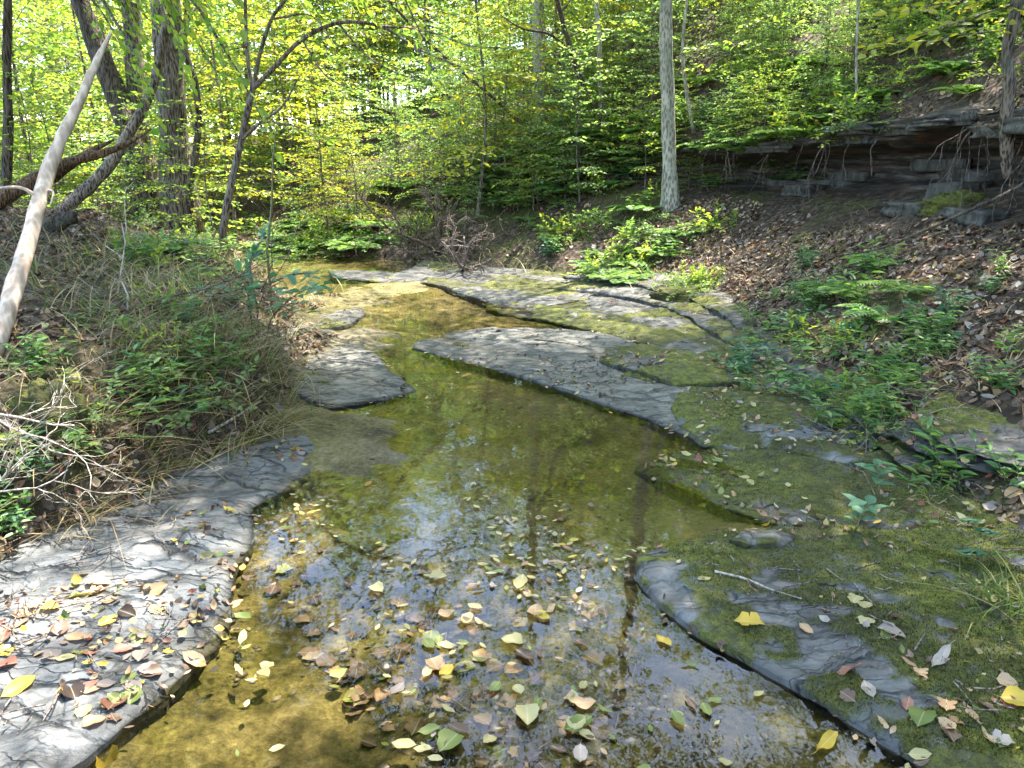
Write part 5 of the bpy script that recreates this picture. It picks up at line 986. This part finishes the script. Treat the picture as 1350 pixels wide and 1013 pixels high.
# ------------------------------------------------------------------ labels: say what each repeat stands beside
MARK_BIG = [(60, 240, 'near the bleached log'), (140, 120, 'near the dark leaning trunk'), (226, 150, 'near the thickest trunk'), (318, 190, 'near the forked tree'), (10, 150, 'near the left edge trunk'), (340, 400, 'by the open shrub'), (62, 560, 'by the moss covered stone'), (205, 545, 'by the round leaved plant'), (575, 310, 'near the root tangle'), (470, 290, 'near the yellow sapling'), (765, 100, 'near the slim leaning trunk'), (712, 110, 'near the pale stout trunk'), (880, 150, 'near the lone grey trunk'), (1130, 90, 'near the slender upright stem'), (1330, 130, 'near the crooked trunk'), (1100, 200, 'by the rock overhang'), (1240, 300, 'near the dark branch'), (950, 440, 'by the shale beds'), (1250, 590, 'by the dark rock beds'), (815, 355, 'by the bright bush'), (400, 330, 'by the far bend'), (1060, 160, 'near the arching sapling'), (30, 620, 'by the bleached twigs'), (170, 350, 'near the dry stem')]
MARK_LEAF = [(988, 822, 'near the yellow pronged leaf'), (1000, 775, 'by the pale stick'), (1000, 705, 'by the flat stone'), (1240, 868, 'near the white strip'), (1130, 890, 'by the reddish heap'), (1325, 800, 'by the grass tuft'), (1130, 690, 'by the curled seedling'), (850, 735, 'by the slab corner'), (1000, 920, 'by the slab edge'), (255, 870, 'near the tan leaf'), (130, 770, 'near the curled leaf'), (30, 907, 'near the yellow leaf'), (300, 760, 'by the slate lip'), (430, 585, 'by the slate tip'), (470, 490, 'by the sunlit ledge'), (686, 770, 'near the pale pair'), (592, 982, 'near the olive leaf'), (762, 958, 'near the green leaf'), (447, 890, 'near the heart leaf'), (620, 660, 'in the leaf drift'), (720, 480, 'by the pale slab'), (930, 540, 'by the low mossy slab'), (280, 560, 'by the dry stick'), (30, 620, 'by the bleached twigs')]
bpy.context.view_layer.update()
sets = {}
for o in SC.objects:
    if o.parent is None and o.get('label') and o.get('group'):
        p = np.array(o.location) + np.array([0, 0, 0 if o['category'] in ('leaf', 'plant', 'fern', 'root', 'rock slab', 'rock') else .8 * o.scale[2]]); px_, py_, dp = project(p)
        if not (-60 < px_ < 1410 and -150 < py_ < 1050 and dp > 0): continue
        if o['category'] in ('rock slab', 'rock ledge', 'roots'): continue
        mk = MARK_LEAF if o['category'] == 'leaf' else MARK_BIG; q = min(mk, key=lambda m: (m[0] - px_) ** 2 + (m[1] - py_) ** 2)
        lb = o['label']
        if (q[0] - px_) ** 2 + (q[1] - py_) ** 2 < 240 ** 2 and len((lb + ' ' + q[2]).split()) <= 15: lb = lb + ' ' + q[2]
        o['label'] = lb; sets.setdefault(lb, []).append((float(px_), float(py_), float(dp), o))
for lb, ls in sets.items():
    if len(ls) < 2 or len(lb.split()) > 15: continue
    if len(ls) == 2:
        ls = sorted(ls, key=lambda t: t[0]); ls[0][3]['label'] = 'left ' + lb; ls[1][3]['label'] = 'right ' + lb
    else:
        for w_, f_ in (('leftmost', lambda t: t[0]), ('rightmost', lambda t: -t[0]), ('nearest', lambda t: t[2]), ('farthest', lambda t: -t[2])):
            ls = sorted(ls, key=f_)
            if len(ls) > 1: ls[0][3]['label'] = w_ + ' ' + lb; ls = ls[1:]
EXPO = 3.3
# ------------------------------------------------------------------ camera, light, sky
cam = bpy.data.cameras.new('camera'); cam.sensor_width = 36; cam.lens = 36 * FPX / 1350; cam.clip_end = 2000; cam.clip_start = .05
co = bpy.data.objects.new('camera', cam); COL.objects.link(co); co.location = (0, 0, CAMH); co.rotation_euler = (math.pi / 2 - PITCH, 0, 0); SC.camera = co
SUN = Vector((.20, .36, .90)).normalized()
sl = bpy.data.lights.new('sun', 'SUN'); sl.energy = 2.8; sl.angle = math.radians(.5); sl.color = (1, .93, .80)
so = bpy.data.objects.new('sun', sl); COL.objects.link(so); so.rotation_euler = (-SUN).to_track_quat('-Z', 'Y').to_euler(); so.location = (20, 20, 40)
w = bpy.data.worlds.new('World'); SC.world = w; w.use_nodes = True; nt = w.node_tree
sky = nt.nodes.new('ShaderNodeTexSky'); sky.sky_type = 'NISHITA'; sky.sun_disc = False
sky.sun_elevation = math.asin(SUN.z); sky.sun_rotation = math.atan2(SUN.x, SUN.y)
bg = nt.nodes['Background']; nt.links.new(sky.outputs[0], bg.inputs[0]); bg.inputs[1].default_value = .15
SC.view_settings.view_transform = 'Standard'; SC.view_settings.look = 'None'; SC.view_settings.exposure = EXPO; SC.view_settings.gamma = 1
SC.render.engine = 'CYCLES'; cy = SC.cycles; cy.use_denoising = True; cy.max_bounces = 8; cy.diffuse_bounces = 5; cy.glossy_bounces = 3; cy.transmission_bounces = 5; cy.transparent_max_bounces = 8
cy.sample_clamp_indirect = 6; cy.caustics_reflective = False; cy.caustics_refractive = False
